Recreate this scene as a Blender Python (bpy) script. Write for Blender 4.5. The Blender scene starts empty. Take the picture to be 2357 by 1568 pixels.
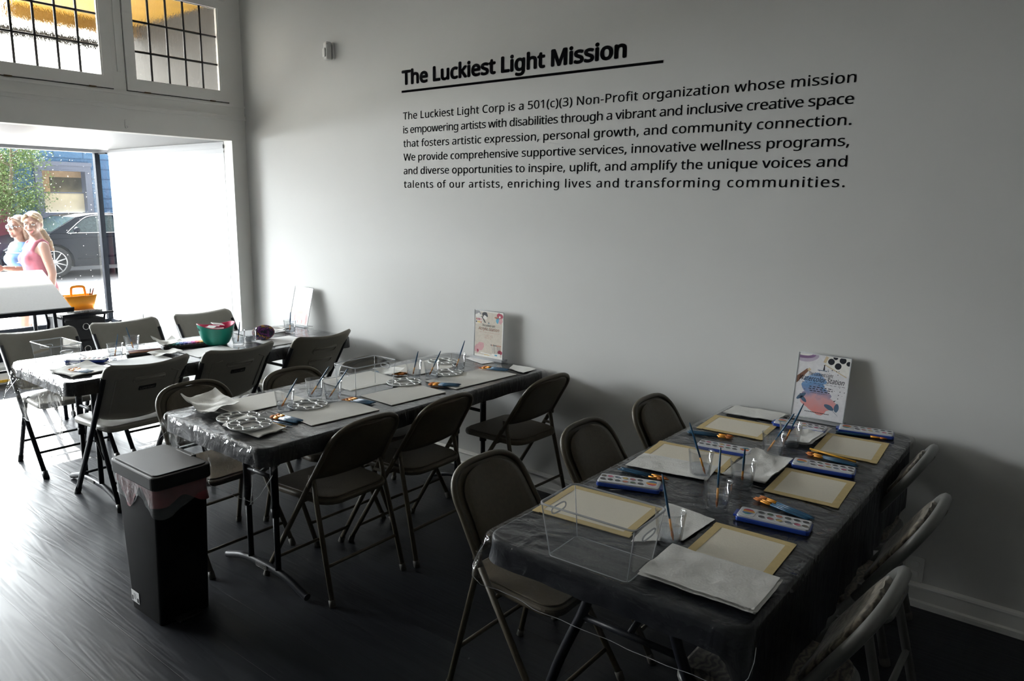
import bpy, bmesh, math, random
from mathutils import Vector, Matrix, Quaternion, noise
random.seed(7)
S = bpy.context.scene
C = S.collection
PI = math.pi
R = math.radians

# ------------------------------------------------------------------ camera
CAM_LOC = Vector((5.381, -3.38, 1.68324))
YAW, PITCH, ROLL, FPX = 0.669336358, 0.185393692, 0.0144939125, 1693.54
fwd = Vector((-math.sin(YAW)*math.cos(PITCH), math.cos(YAW)*math.cos(PITCH), -math.sin(PITCH)))
rgt = fwd.cross(Vector((0, 0, 1))).normalized()
upv = rgt.cross(fwd)
r2 = math.cos(ROLL)*rgt + math.sin(ROLL)*upv
u2 = -math.sin(ROLL)*rgt + math.cos(ROLL)*upv
cd = bpy.data.cameras.new('camera')
cam = bpy.data.objects.new('camera', cd)
C.objects.link(cam)
cam.matrix_world = Matrix(((r2.x, u2.x, -fwd.x, CAM_LOC.x), (r2.y, u2.y, -fwd.y, CAM_LOC.y), (r2.z, u2.z, -fwd.z, CAM_LOC.z), (0, 0, 0, 1)))
cd.sensor_width = 36.0
cd.lens = FPX/2357*36.0
cd.clip_start = 0.05
cd.clip_end = 200
S.camera = cam

# ------------------------------------------------------------------ world, sun, exposure
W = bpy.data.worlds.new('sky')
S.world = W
W.use_nodes = True
wn = W.node_tree
bg = wn.nodes['Background']
bg.inputs['Color'].default_value = (0.95, 0.975, 1.0, 1)
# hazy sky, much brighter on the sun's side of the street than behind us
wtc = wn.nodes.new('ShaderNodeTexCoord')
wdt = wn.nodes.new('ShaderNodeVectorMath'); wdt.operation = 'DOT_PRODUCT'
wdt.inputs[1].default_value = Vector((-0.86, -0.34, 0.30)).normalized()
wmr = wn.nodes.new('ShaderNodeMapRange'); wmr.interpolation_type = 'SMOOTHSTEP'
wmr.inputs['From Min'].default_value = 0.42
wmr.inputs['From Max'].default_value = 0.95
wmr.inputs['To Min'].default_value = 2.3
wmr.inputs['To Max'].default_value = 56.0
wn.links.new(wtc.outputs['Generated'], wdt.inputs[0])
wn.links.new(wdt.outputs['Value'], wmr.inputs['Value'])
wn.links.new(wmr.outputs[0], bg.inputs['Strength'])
sd = bpy.data.lights.new('sun', 'SUN')
sd.energy = 36.0
sd.angle = R(0.6)
sd.color = (1.0, 0.95, 0.87)
sun = bpy.data.objects.new('sun', sd)
C.objects.link(sun)
sun.rotation_euler = Vector((0.80, -0.20, -0.60)).to_track_quat('-Z', 'Y').to_euler()
# sky portal filling the shop window opening (emits nothing itself, only guides the sky sampling)
pd = bpy.data.lights.new('window_sky_portal', 'AREA')
pd.shape = 'RECTANGLE'
pd.size, pd.size_y = 4.3, 1.62
pd.energy = 10
pd.cycles.is_portal = True
portal = bpy.data.objects.new('window_sky_portal', pd)
C.objects.link(portal)
portal.location = (-2.36, -2.3, 1.29)
portal.rotation_euler = Vector((1, 0, 0)).to_track_quat('-Z', 'Y').to_euler()
S.view_settings.view_transform = 'Standard'
S.view_settings.look = 'None'
S.view_settings.gamma = 1
S.view_settings.use_curve_mapping = False
S.view_settings.exposure = 0.0
S.cycles.max_bounces = 9
S.cycles.diffuse_bounces = 5
S.cycles.glossy_bounces = 4
S.cycles.transmission_bounces = 6
S.cycles.transparent_max_bounces = 24
S.cycles.use_denoising = True
S.cycles.sample_clamp_indirect = 6

# ------------------------------------------------------------------ materials
def new_mat(name):
    m = bpy.data.materials.new(name)
    m.use_nodes = True
    return m, m.node_tree, m.node_tree.nodes['Principled BSDF']

def mat(name, col, rough=0.5, metal=0.0, var=0.08, scale=25.0, bump=0.0, bscale=60.0, spec=0.5, coat=0.0, sheen=0.0):
    """procedural surface: base colour with a little noise variation, optional bump"""
    m, t, p = new_mat(name)
    tc = t.nodes.new('ShaderNodeTexCoord')
    nz = t.nodes.new('ShaderNodeTexNoise')
    nz.inputs['Scale'].default_value = scale
    nz.inputs['Detail'].default_value = 3
    t.links.new(tc.outputs['Object'], nz.inputs['Vector'])
    rp = t.nodes.new('ShaderNodeValToRGB')
    lo = [max(0, c*(1-var)) for c in col]
    hi = [min(1, c*(1+var)) for c in col]
    rp.color_ramp.elements[0].position = 0.3
    rp.color_ramp.elements[1].position = 0.7
    rp.color_ramp.elements[0].color = (*lo, 1)
    rp.color_ramp.elements[1].color = (*hi, 1)
    t.links.new(nz.outputs['Fac'], rp.inputs['Fac'])
    t.links.new(rp.outputs['Color'], p.inputs['Base Color'])
    p.inputs['Roughness'].default_value = rough
    p.inputs['Metallic'].default_value = metal
    p.inputs['Specular IOR Level'].default_value = spec
    if coat: p.inputs['Coat Weight'].default_value = coat
    if sheen: p.inputs['Sheen Weight'].default_value = sheen
    if bump:
        n2 = t.nodes.new('ShaderNodeTexNoise')
        n2.inputs['Scale'].default_value = bscale
        n2.inputs['Detail'].default_value = 4
        t.links.new(tc.outputs['Object'], n2.inputs['Vector'])
        b = t.nodes.new('ShaderNodeBump')
        b.inputs['Strength'].default_value = bump
        b.inputs['Distance'].default_value = 0.01
        t.links.new(n2.outputs['Fac'], b.inputs['Height'])
        t.links.new(b.outputs['Normal'], p.inputs['Normal'])
    return m

def thin_clear(name, tint=(1, 1, 1), ior=1.45, rough=0.03, edge=0.0, haze=0.0, bump=0.0, bscale=12.0, gloss=1.0, maxr=0.9, power=5.0):
    """thin clear sheet: see-through, mirror-like at grazing angles"""
    m, t, p = new_mat(name)
    t.nodes.remove(p)
    out = t.nodes['Material Output']
    tr = t.nodes.new('ShaderNodeBsdfTransparent')
    tr.inputs['Color'].default_value = (*tint, 1)
    gl = t.nodes.new('ShaderNodeBsdfGlossy')
    gl.inputs['Roughness'].default_value = rough
    # Schlick reflectance, the same from both sides of the sheet
    fr = t.nodes.new('ShaderNodeLayerWeight')
    fr.inputs['Blend'].default_value = 0.5
    f0 = ((ior-1)/(ior+1))**2*gloss
    pw = t.nodes.new('ShaderNodeMath'); pw.operation = 'POWER'
    pw.inputs[1].default_value = power
    ma = t.nodes.new('ShaderNodeMath'); ma.operation = 'MULTIPLY_ADD'
    ma.inputs[1].default_value = maxr-f0
    ma.inputs[2].default_value = f0*1.6
    mx = t.nodes.new('ShaderNodeMixShader')
    t.links.new(fr.outputs['Facing'], pw.inputs[0])
    t.links.new(pw.outputs[0], ma.inputs[0])
    t.links.new(ma.outputs[0], mx.inputs['Fac'])
    t.links.new(tr.outputs[0], mx.inputs[1])
    t.links.new(gl.outputs[0], mx.inputs[2])
    last = mx
    if edge:
        lw = t.nodes.new('ShaderNodeLayerWeight')
        lw.inputs['Blend'].default_value = 0.35
        rp = t.nodes.new('ShaderNodeValToRGB')
        rp.color_ramp.elements[0].color = (*tint, 1)
        rp.color_ramp.elements[0].position = 0.35
        rp.color_ramp.elements[1].color = (*[c*(1-edge) for c in tint], 1)
        t.links.new(lw.outputs['Facing'], rp.inputs['Fac'])
        t.links.new(rp.outputs['Color'], tr.inputs['Color'])
    if haze:
        df = t.nodes.new('ShaderNodeBsdfDiffuse')
        df.inputs['Color'].default_value = (0.85, 0.87, 0.9, 1)
        m2 = t.nodes.new('ShaderNodeMixShader')
        m2.inputs['Fac'].default_value = haze
        t.links.new(last.outputs[0], m2.inputs[1])
        t.links.new(df.outputs[0], m2.inputs[2])
        last = m2
    if bump:
        tc = t.nodes.new('ShaderNodeTexCoord')
        nz = t.nodes.new('ShaderNodeTexNoise')
        nz.inputs['Scale'].default_value = bscale
        nz.inputs['Detail'].default_value = 3
        nz.inputs['Distortion'].default_value = 0.6
        t.links.new(tc.outputs['Object'], nz.inputs['Vector'])
        b = t.nodes.new('ShaderNodeBump')
        b.inputs['Strength'].default_value = bump
        b.inputs['Distance'].default_value = 0.02
        t.links.new(nz.outputs['Fac'], b.inputs['Height'])
        t.links.new(b.outputs['Normal'], gl.inputs['Normal'])
        t.links.new(b.outputs['Normal'], fr.inputs['Normal'])
    t.links.new(last.outputs[0], out.inputs['Surface'])
    return m

def crinkle_plastic(name, col, rough, bump, sc):
    """black table cover: thin plastic with stretched crinkles"""
    m, t, p = new_mat(name)
    p.inputs['Base Color'].default_value = (*col, 1)
    p.inputs['Roughness'].default_value = rough
    p.inputs['Specular IOR Level'].default_value = 0.35
    tc = t.nodes.new('ShaderNodeTexCoord')
    mp = t.nodes.new('ShaderNodeMapping')
    mp.inputs['Scale'].default_value = (1.0, 3.0, 1.0)
    t.links.new(tc.outputs['Object'], mp.inputs['Vector'])
    nz = t.nodes.new('ShaderNodeTexNoise')
    nz.inputs['Scale'].default_value = sc
    nz.inputs['Detail'].default_value = 5
    nz.inputs['Distortion'].default_value = 0.8
    t.links.new(mp.outputs[0], nz.inputs['Vector'])
    b = t.nodes.new('ShaderNodeBump')
    b.inputs['Strength'].default_value = bump
    b.inputs['Distance'].default_value = 0.02
    t.links.new(nz.outputs['Fac'], b.inputs['Height'])
    t.links.new(b.outputs['Normal'], p.inputs['Normal'])
    v = t.nodes.new('ShaderNodeMapRange')
    v.inputs['To Min'].default_value = rough*0.8
    v.inputs['To Max'].default_value = rough*1.3
    t.links.new(nz.outputs['Fac'], v.inputs['Value'])
    t.links.new(v.outputs[0], p.inputs['Roughness'])
    return m

def wood_floor_mat():
    m, t, p = new_mat('dark laminate floor')
    tc = t.nodes.new('ShaderNodeTexCoord')
    br = t.nodes.new('ShaderNodeTexBrick')
    br.offset = 0.37
    br.inputs['Scale'].default_value = 1.0
    br.inputs['Brick Width'].default_value = 1.35
    br.inputs['Row Height'].default_value = 0.205
    br.inputs['Mortar Size'].default_value = 0.0016
    br.inputs['Mortar Smooth'].default_value = 0.2
    br.inputs['Color1'].default_value = (0.0135, 0.0150, 0.0185, 1)
    br.inputs['Color2'].default_value = (0.0185, 0.0200, 0.0240, 1)
    br.inputs['Mortar'].default_value = (0.006, 0.006, 0.007, 1)
    t.links.new(tc.outputs['Object'], br.inputs['Vector'])
    mp = t.nodes.new('ShaderNodeMapping')
    mp.inputs['Scale'].default_value = (0.55, 7.0, 1.0)
    t.links.new(tc.outputs['Object'], mp.inputs['Vector'])
    wv = t.nodes.new('ShaderNodeTexNoise')
    wv.inputs['Scale'].default_value = 2.2
    wv.inputs['Detail'].default_value = 2
    wv.inputs['Distortion'].default_value = 0.4
    t.links.new(mp.outputs[0], wv.inputs['Vector'])
    ml = t.nodes.new('ShaderNodeMath'); ml.operation = 'MULTIPLY'; ml.inputs[1].default_value = 34.0
    t.links.new(wv.outputs['Fac'], ml.inputs[0])
    sn = t.nodes.new('ShaderNodeMath'); sn.operation = 'SINE'
    t.links.new(ml.outputs[0], sn.inputs[0])
    mr = t.nodes.new('ShaderNodeMapRange')
    mr.inputs['From Min'].default_value = -1
    mr.inputs['To Min'].default_value = 0.86
    mr.inputs['To Max'].default_value = 1.14
    t.links.new(sn.outputs[0], mr.inputs['Value'])
    mx = t.nodes.new('ShaderNodeMix'); mx.data_type = 'RGBA'; mx.blend_type = 'MULTIPLY'
    mx.inputs['Factor'].default_value = 1.0
    t.links.new(br.outputs['Color'], mx.inputs['A'])
    t.links.new(mr.outputs[0], mx.inputs['B'])
    t.links.new(mx.outputs['Result'], p.inputs['Base Color'])
    rr = t.nodes.new('ShaderNodeMapRange')
    rr.inputs['From Min'].default_value = -1
    rr.inputs['To Min'].default_value = 0.36
    rr.inputs['To Max'].default_value = 0.42
    t.links.new(sn.outputs[0], rr.inputs['Value'])
    t.links.new(rr.outputs[0], p.inputs['Roughness'])
    p.inputs['Specular IOR Level'].default_value = 0.20
    b = t.nodes.new('ShaderNodeBump')
    b.inputs['Strength'].default_value = 0.10
    b.inputs['Distance'].default_value = 0.002
    t.links.new(sn.outputs[0], b.inputs['Height'])
    b2 = t.nodes.new('ShaderNodeBump')
    b2.inputs['Strength'].default_value = 0.5
    b2.inputs['Distance'].default_value = 0.003
    b2.invert = True
    t.links.new(br.outputs['Fac'], b2.inputs['Height'])
    t.links.new(b.outputs['Normal'], b2.inputs['Normal'])
    t.links.new(b2.outputs['Normal'], p.inputs['Normal'])
    return m

def stone_mat(name, c1, c2, mortar, bw, rh, bump=0.9):
    m, t, p = new_mat(name)
    tc = t.nodes.new('ShaderNodeTexCoord')
    mp = t.nodes.new('ShaderNodeMapping')
    mp.inputs['Rotation'].default_value = (R(90), 0, R(90))
    sx = t.nodes.new('ShaderNodeSeparateXYZ'); cx = t.nodes.new('ShaderNodeCombineXYZ')
    t.links.new(tc.outputs['Object'], sx.inputs[0])
    t.links.new(sx.outputs['Y'], cx.inputs['X'])
    t.links.new(sx.outputs['Z'], cx.inputs['Y'])
    br = t.nodes.new('ShaderNodeTexBrick')
    br.inputs['Scale'].default_value = 1.0
    br.inputs['Brick Width'].default_value = bw
    br.inputs['Row Height'].default_value = rh
    br.inputs['Mortar Size'].default_value = 0.018
    br.inputs['Color1'].default_value = (*c1, 1)
    br.inputs['Color2'].default_value = (*c2, 1)
    br.inputs['Mortar'].default_value = (*mortar, 1)
    t.links.new(cx.outputs[0], br.inputs['Vector'])
    t.links.new(br.outputs['Color'], p.inputs['Base Color'])
    nz = t.nodes.new('ShaderNodeTexNoise')
    nz.inputs['Scale'].default_value = 5.5
    nz.inputs['Detail'].default_value = 5
    t.links.new(tc.outputs['Object'], nz.inputs['Vector'])
    sb = t.nodes.new('ShaderNodeMath'); sb.operation = 'SUBTRACT'
    t.links.new(nz.outputs['Fac'], sb.inputs[0])
    t.links.new(br.outputs['Fac'], sb.inputs[1])
    b = t.nodes.new('ShaderNodeBump')
    b.inputs['Strength'].default_value = bump
    b.inputs['Distance'].default_value = 0.12
    t.links.new(sb.outputs[0], b.inputs['Height'])
    t.links.new(b.outputs['Normal'], p.inputs['Normal'])
    p.inputs['Roughness'].default_value = 0.7
    return m

def rippled_glass():
    """textured cathedral glass of the transom sashes"""
    m, t, p = new_mat('rippled transom glass')
    t.nodes.remove(p)
    out = t.nodes['Material Output']
    rf = t.nodes.new('ShaderNodeBsdfRefraction')
    rf.inputs['IOR'].default_value = 1.12
    rf.inputs['Roughness'].default_value = 0.03
    rf.inputs['Color'].default_value = (0.93, 0.92, 0.88, 1)
    gl = t.nodes.new('ShaderNodeBsdfGlossy')
    gl.inputs['Roughness'].default_value = 0.08
    mx = t.nodes.new('ShaderNodeMixShader')
    mx.inputs['Fac'].default_value = 0.05
    tc = t.nodes.new('ShaderNodeTexCoord')
    mp = t.nodes.new('ShaderNodeMapping')
    mp.inputs['Scale'].default_value = (1, 3.0, 1.0)
    nz = t.nodes.new('ShaderNodeTexNoise')
    nz.inputs['Scale'].default_value = 26
    nz.inputs['Detail'].default_value = 2
    t.links.new(tc.outputs['Object'], mp.inputs['Vector'])
    t.links.new(mp.outputs[0], nz.inputs['Vector'])
    b = t.nodes.new('ShaderNodeBump')
    b.inputs['Strength'].default_value = 0.35
    b.inputs['Distance'].default_value = 0.02
    t.links.new(nz.outputs['Fac'], b.inputs['Height'])
    t.links.new(b.outputs['Normal'], rf.inputs['Normal'])
    t.links.new(b.outputs['Normal'], gl.inputs['Normal'])
    t.links.new(rf.outputs[0], mx.inputs[1])
    t.links.new(gl.outputs[0], mx.inputs[2])
    t.links.new(mx.outputs[0], out.inputs['Surface'])
    return m

def fabric_mat(name, c1, c2):
    m, t, p = new_mat(name)
    tc = t.nodes.new('ShaderNodeTexCoord')
    wv = t.nodes.new('ShaderNodeTexWave')
    wv.inputs['Scale'].default_value = 14
    wv.inputs['Distortion'].default_value = 9
    wv.inputs['Detail'].default_value = 3
    wv.inputs['Detail Scale'].default_value = 2
    t.links.new(tc.outputs['Object'], wv.inputs['Vector'])
    rp = t.nodes.new('ShaderNodeValToRGB')
    rp.color_ramp.elements[0].color = (*c1, 1)
    rp.color_ramp.elements[1].color = (*c2, 1)
    t.links.new(wv.outputs['Color'], rp.inputs['Fac'])
    t.links.new(rp.outputs['Color'], p.inputs['Base Color'])
    p.inputs['Roughness'].default_value = 0.9
    p.inputs['Sheen Weight'].default_value = 0.3
    return m

def towel_mat():
    """quilted paper towel"""
    m, t, p = new_mat('paper towel')
    p.inputs['Base Color'].default_value = (0.80, 0.79, 0.76, 1)
    p.inputs['Roughness'].default_value = 0.95
    tc = t.nodes.new('ShaderNodeTexCoord')
    vo = t.nodes.new('ShaderNodeTexVoronoi')
    vo.inputs['Scale'].default_value = 150
    t.links.new(tc.outputs['Object'], vo.inputs['Vector'])
    b = t.nodes.new('ShaderNodeBump')
    b.inputs['Strength'].default_value = 0.22
    b.inputs['Distance'].default_value = 0.003
    t.links.new(vo.outputs['Distance'], b.inputs['Height'])
    t.links.new(b.outputs['Normal'], p.inputs['Normal'])
    return m

def yarn_mat():
    m, t, p = new_mat('variegated yarn')
    tc = t.nodes.new('ShaderNodeTexCoord')
    nz = t.nodes.new('ShaderNodeTexNoise')
    nz.inputs['Scale'].default_value = 22
    t.links.new(tc.outputs['Object'], nz.inputs['Vector'])
    rp = t.nodes.new('ShaderNodeValToRGB')
    rp.color_ramp.interpolation = 'CONSTANT'
    cols = [(0.0, (0.02, 0.02, 0.04)), (0.38, (0.16, 0.03, 0.17)), (0.46, (0.03, 0.03, 0.06)), (0.52, (0.34, 0.17, 0.04)), (0.58, (0.05, 0.05, 0.12)), (0.66, (0.28, 0.05, 0.08))]
    el = rp.color_ramp.elements
    while len(el) < len(cols): el.new(0.5)
    for e, (a, c) in zip(el, cols):
        e.position = a; e.color = (*c, 1)
    t.links.new(nz.outputs['Fac'], rp.inputs['Fac'])
    t.links.new(rp.outputs['Color'], p.inputs['Base Color'])
    p.inputs['Roughness'].default_value = 0.9
    return m

def shop_glass():
    """big shop window: clear, with specks of dried dirt"""
    m = thin_clear('shop window glass', tint=(0.97, 0.985, 0.98), ior=1.38, rough=0.0)
    t = m.node_tree
    out = t.nodes['Material Output']
    last = out.inputs['Surface'].links[0].from_node
    tc = t.nodes.new('ShaderNodeTexCoord')
    vo = t.nodes.new('ShaderNodeTexVoronoi')
    vo.inputs['Scale'].default_value = 24
    t.links.new(tc.outputs['Object'], vo.inputs['Vector'])
    lt = t.nodes.new('ShaderNodeMath'); lt.operation = 'LESS_THAN'
    lt.inputs[1].default_value = 0.055
    t.links.new(vo.outputs['Distance'], lt.inputs[0])
    mu = t.nodes.new('ShaderNodeMath'); mu.operation = 'MULTIPLY'
    mu.inputs[1].default_value = 0.55
    t.links.new(lt.outputs[0], mu.inputs[0])
    df = t.nodes.new('ShaderNodeBsdfTranslucent')
    df.inputs['Color'].default_value = (0.9, 0.9, 0.9, 1)
    mx = t.nodes.new('ShaderNodeMixShader')
    t.links.new(mu.outputs[0], mx.inputs['Fac'])
    t.links.new(last.outputs[0], mx.inputs[1])
    t.links.new(df.outputs[0], mx.inputs[2])
    t.links.new(mx.outputs[0], out.inputs['Surface'])
    return m

M = {}
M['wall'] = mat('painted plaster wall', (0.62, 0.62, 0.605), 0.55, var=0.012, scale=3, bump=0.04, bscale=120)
M['trim'] = mat('white painted trim', (0.86, 0.855, 0.825), 0.45, var=0.015, scale=6, bump=0.03, bscale=40)
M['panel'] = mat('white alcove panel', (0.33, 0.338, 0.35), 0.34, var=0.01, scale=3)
M['ceiling'] = mat('ceiling paint', (0.88, 0.88, 0.87), 0.8, var=0.02, scale=3)
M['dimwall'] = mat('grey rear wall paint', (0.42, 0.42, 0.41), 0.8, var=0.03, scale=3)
M['floor'] = wood_floor_mat()
M['blackframe'] = mat('dark bronze window metal', (0.007, 0.010, 0.016), 0.6, var=0.2, spec=0.15)
M['lead'] = mat('black lead came', (0.012, 0.012, 0.012), 0.5, var=0.2)
M['ripple'] = rippled_glass()
M['glass'] = shop_glass()
M['sideglass'] = thin_clear('side glass', tint=(0.97, 0.985, 0.98), ior=1.4, rough=0.0, maxr=0.05)
M['taupe'] = mat('taupe enamelled steel', (0.080, 0.066, 0.044), 0.45, var=0.08, scale=40, spec=0.4)
M['vinyl'] = mat('taupe vinyl pad', (0.080, 0.064, 0.042), 0.55, var=0.1, scale=60, bump=0.15, bscale=200, spec=0.35)
M['rubber'] = mat('rubber foot', (0.07, 0.066, 0.058), 0.7, var=0.1)
M['resin'] = mat('almond moulded resin', (0.27, 0.258, 0.228), 0.45, var=0.03, scale=30, bump=0.05, bscale=220, spec=0.4)
M['resin2'] = mat('tan moulded resin', (0.20, 0.182, 0.145), 0.45, var=0.03, scale=30, bump=0.05, bscale=220, spec=0.4)
M['darksteel'] = mat('dark grey powder coated steel', (0.009, 0.010, 0.014), 0.42, var=0.15, spec=0.22)
M['greytube'] = mat('light grey enamelled tube', (0.125, 0.125, 0.118), 0.42, var=0.04)
M['fabric'] = fabric_mat('brown patterned upholstery', (0.045, 0.036, 0.026), (0.17, 0.145, 0.11))
M['badge'] = mat('black badge', (0.015, 0.015, 0.015), 0.4, var=0.1)
M['silverink'] = mat('silver lettering', (0.32, 0.31, 0.29), 0.4, var=0.05)
M['tabletop'] = mat('white granite table plastic', (0.62, 0.61, 0.58), 0.5, var=0.06, scale=150)
M['cloth'] = crinkle_plastic('black plastic table cover', (0.006, 0.007, 0.011), 0.42, 0.6, 9)
M['cloth3'] = crinkle_plastic('charcoal plastic table cover', (0.012, 0.0135, 0.019), 0.45, 0.55, 8)
M['cover'] = thin_clear('clear plastic sheet', ior=1.42, rough=0.14, haze=0.004, bump=0.5, bscale=9, power=4.0)
M['drape'] = thin_clear('clear plastic drape', ior=1.40, rough=0.06, haze=0.003, bump=0.9, bscale=11)
M['acryl'] = thin_clear('clear acrylic', tint=(0.985, 0.99, 0.99), ior=1.42, rough=0.04, edge=0.25, haze=0.045)
M['rim'] = thin_clear('clear acrylic rim', tint=(0.75, 0.76, 0.77), ior=1.6, rough=0.08, edge=0.45, haze=0.36)
M['tumbler'] = thin_clear('clear tumbler', tint=(0.99, 0.995, 1.0), ior=1.5, rough=0.02, edge=0.38, haze=0.012, gloss=1.8)
M['water'] = thin_clear('water', tint=(0.93, 0.95, 0.97), ior=1.33, rough=0.0, edge=0.12)
M['paper'] = mat('cream watercolour paper', (0.82, 0.765, 0.65), 0.9, var=0.02, scale=200, bump=0.12, bscale=300)
M['canvas'] = mat('grey white canvas sheet', (0.62, 0.605, 0.565), 0.9, var=0.02, scale=200, bump=0.08, bscale=400)
M['white'] = mat('white paper', (0.82, 0.82, 0.82), 0.85, var=0.02, scale=80)
M['tape'] = mat('masking tape', (0.62, 0.48, 0.23), 0.75, var=0.06, scale=40)
M['towel'] = towel_mat()
M['bluehandle'] = mat('blue lacquered brush handle', (0.012, 0.070, 0.140), 0.3, var=0.1)
M['ferrule'] = mat('orange gold ferrule', (0.78, 0.33, 0.035), 0.35, metal=0.25, var=0.12, scale=80)
M['bristle'] = mat('rust brown bristles', (0.42, 0.13, 0.025), 0.8, var=0.3, scale=300)
M['pencil'] = mat('yellow pencil lacquer', (0.72, 0.36, 0.03), 0.35, var=0.06)
M['graphite'] = mat('pencil tip', (0.05, 0.04, 0.035), 0.6, var=0.2)
M['setblue'] = mat('royal blue plastic', (0.015, 0.05, 0.30), 0.35, var=0.08)
M['setwhite'] = mat('white tray plastic', (0.66, 0.67, 0.70), 0.3, var=0.03)
M['palette'] = mat('white palette plastic', (0.74, 0.74, 0.73), 0.3, var=0.02)
M['well'] = mat('palette well painted shade', (0.36, 0.36, 0.35), 0.5, var=0.02)  # grey stands in for shade inside the recessed wells of white palettes
M['binblack'] = mat('black bin plastic', (0.0035, 0.004, 0.0055), 0.6, var=0.2, spec=0.15, bump=0.05, bscale=300)
M['lidgrey'] = mat('charcoal lid plastic', (0.013, 0.013, 0.014), 0.5, var=0.08, spec=0.22, bump=0.06, bscale=400)
M['liner'] = thin_clear('clear bag liner', tint=(0.80, 0.80, 0.80), ior=1.5, rough=0.15, haze=0.12, bump=0.5, bscale=18)
M['linerred'] = mat('red bag edge', (0.22, 0.05, 0.055), 0.4, var=0.3, scale=15, bump=0.6, bscale=25)
M['teal'] = mat('teal bowl plastic', (0.02, 0.27, 0.20), 0.28, var=0.04)
M['pink'] = mat('pink bowl inside', (0.55, 0.01, 0.09), 0.35, var=0.05)
M['yarn'] = yarn_mat()
M['ink'] = mat('black vinyl lettering', (0.005, 0.005, 0.006), 0.8, var=0.1, spec=0.0)
M['sensor'] = mat('white sensor plastic', (0.70, 0.70, 0.68), 0.4, var=0.02)
M['orange'] = mat('orange caddy plastic', (0.90, 0.36, 0.02), 0.4, var=0.05)
M['blackfab'] = mat('black cart fabric', (0.012, 0.013, 0.016), 0.7, var=0.2, bump=0.2, bscale=250)
M['chrome'] = mat('silver ring', (0.55, 0.55, 0.55), 0.25, metal=0.9, var=0.05)
M['brassy'] = mat('old hinge', (0.16, 0.10, 0.05), 0.5, metal=0.6, var=0.3)
M['yellowtape'] = mat('yellow tape', (0.70, 0.42, 0.03), 0.5, var=0.25, scale=60)
# outdoors
M['pave'] = mat('pale pavement', (0.72, 0.71, 0.69), 0.85, var=0.06, scale=2)
M['asphalt'] = mat('asphalt', (0.10, 0.10, 0.105), 0.9, var=0.2, scale=60)
M['bluestone'] = stone_mat('blue painted rock face stone', (0.055, 0.125, 0.235), (0.08, 0.17, 0.30), (0.04, 0.095, 0.18), 0.75, 0.27)
M['greystone'] = stone_mat('grey stone base', (0.32, 0.33, 0.35), (0.40, 0.41, 0.42), (0.25, 0.25, 0.26), 0.7, 0.25)
M['maroon'] = mat('maroon painted wood', (0.17, 0.025, 0.05), 0.6, var=0.2, scale=8)
M['greywood'] = mat('slate grey trim paint', (0.13, 0.145, 0.20), 0.6, var=0.06)
M['boardlow'] = mat('cream board behind window', (0.70, 0.60, 0.42), 0.8, var=0.06, scale=6)
M['boardhigh'] = mat('plywood behind window', (0.36, 0.24, 0.14), 0.8, var=0.15, scale=8)
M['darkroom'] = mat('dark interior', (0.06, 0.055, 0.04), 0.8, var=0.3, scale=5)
M['leaf'] = mat('tree leaves', (0.10, 0.16, 0.042), 0.6, var=0.45, scale=6)
M['bark'] = mat('tree bark', (0.17, 0.14, 0.10), 0.9, var=0.3, scale=20, bump=0.5, bscale=40)
M['carpaint'] = mat('black car paint', (0.004, 0.006, 0.012), 0.25, var=0.1, spec=0.07)
M['carglass'] = mat('tinted car glass', (0.03, 0.045, 0.05), 0.08, var=0.3, spec=0.25)
M['tyre'] = mat('tyre rubber', (0.018, 0.018, 0.02), 0.8, var=0.2)
M['alloy'] = mat('machined alloy', (0.70, 0.70, 0.72), 0.3, metal=0.4, var=0.04)
M['carblack'] = mat('dark wheel well', (0.006, 0.006, 0.007), 0.8, var=0.2)
M['lamp'] = mat('headlamp lens', (0.28, 0.36, 0.46), 0.1, var=0.15)
M['skin'] = mat('skin', (0.155, 0.074, 0.05), 0.5, var=0.05, scale=30)
M['lips'] = mat('lips', (0.48, 0.14, 0.13), 0.5, var=0.05)
M['teeth'] = mat('teeth', (0.85, 0.83, 0.78), 0.3, var=0.02)
M['eyew'] = mat('eye white', (0.75, 0.73, 0.70), 0.3, var=0.02)
M['eyed'] = mat('dark iris', (0.04, 0.03, 0.025), 0.2, var=0.1)
M['brow'] = mat('eyebrow', (0.20, 0.12, 0.07), 0.8, var=0.2)
M['hairblond'] = mat('dark blond hair', (0.15, 0.095, 0.048), 0.5, var=0.35, scale=90, bump=0.5, bscale=120)
M['hairbrown'] = mat('brown hair', (0.10, 0.055, 0.033), 0.5, var=0.35, scale=90, bump=0.5, bscale=120)
M['pinktop'] = mat('dusty pink jersey', (0.18, 0.04, 0.062), 0.85, var=0.12, scale=25)
M['bluetop'] = mat('light blue knit', (0.06, 0.13, 0.28), 0.85, var=0.1, scale=25)
M['shorts'] = mat('grey shorts', (0.13, 0.14, 0.17), 0.85, var=0.2, scale=20)
M['shoe'] = mat('white shoe', (0.7, 0.7, 0.68), 0.7, var=0.05)
M['sunglass'] = mat('dark sunglass lens', (0.02, 0.025, 0.03), 0.08, var=0.1, spec=0.9)
M['softserve'] = mat('white ice cream', (0.6, 0.6, 0.57), 0.6, var=0.03)
M['gold'] = mat('gold varnished soffit boards', (0.34, 0.185, 0.018), 0.5, var=0.15, scale=6)
M['golddark'] = mat('dark gold beam', (0.17, 0.09, 0.012), 0.5, var=0.15, scale=6)
M['render'] = mat('grey porch render', (0.016, 0.015, 0.0135), 0.85, var=0.06, scale=8)

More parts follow.
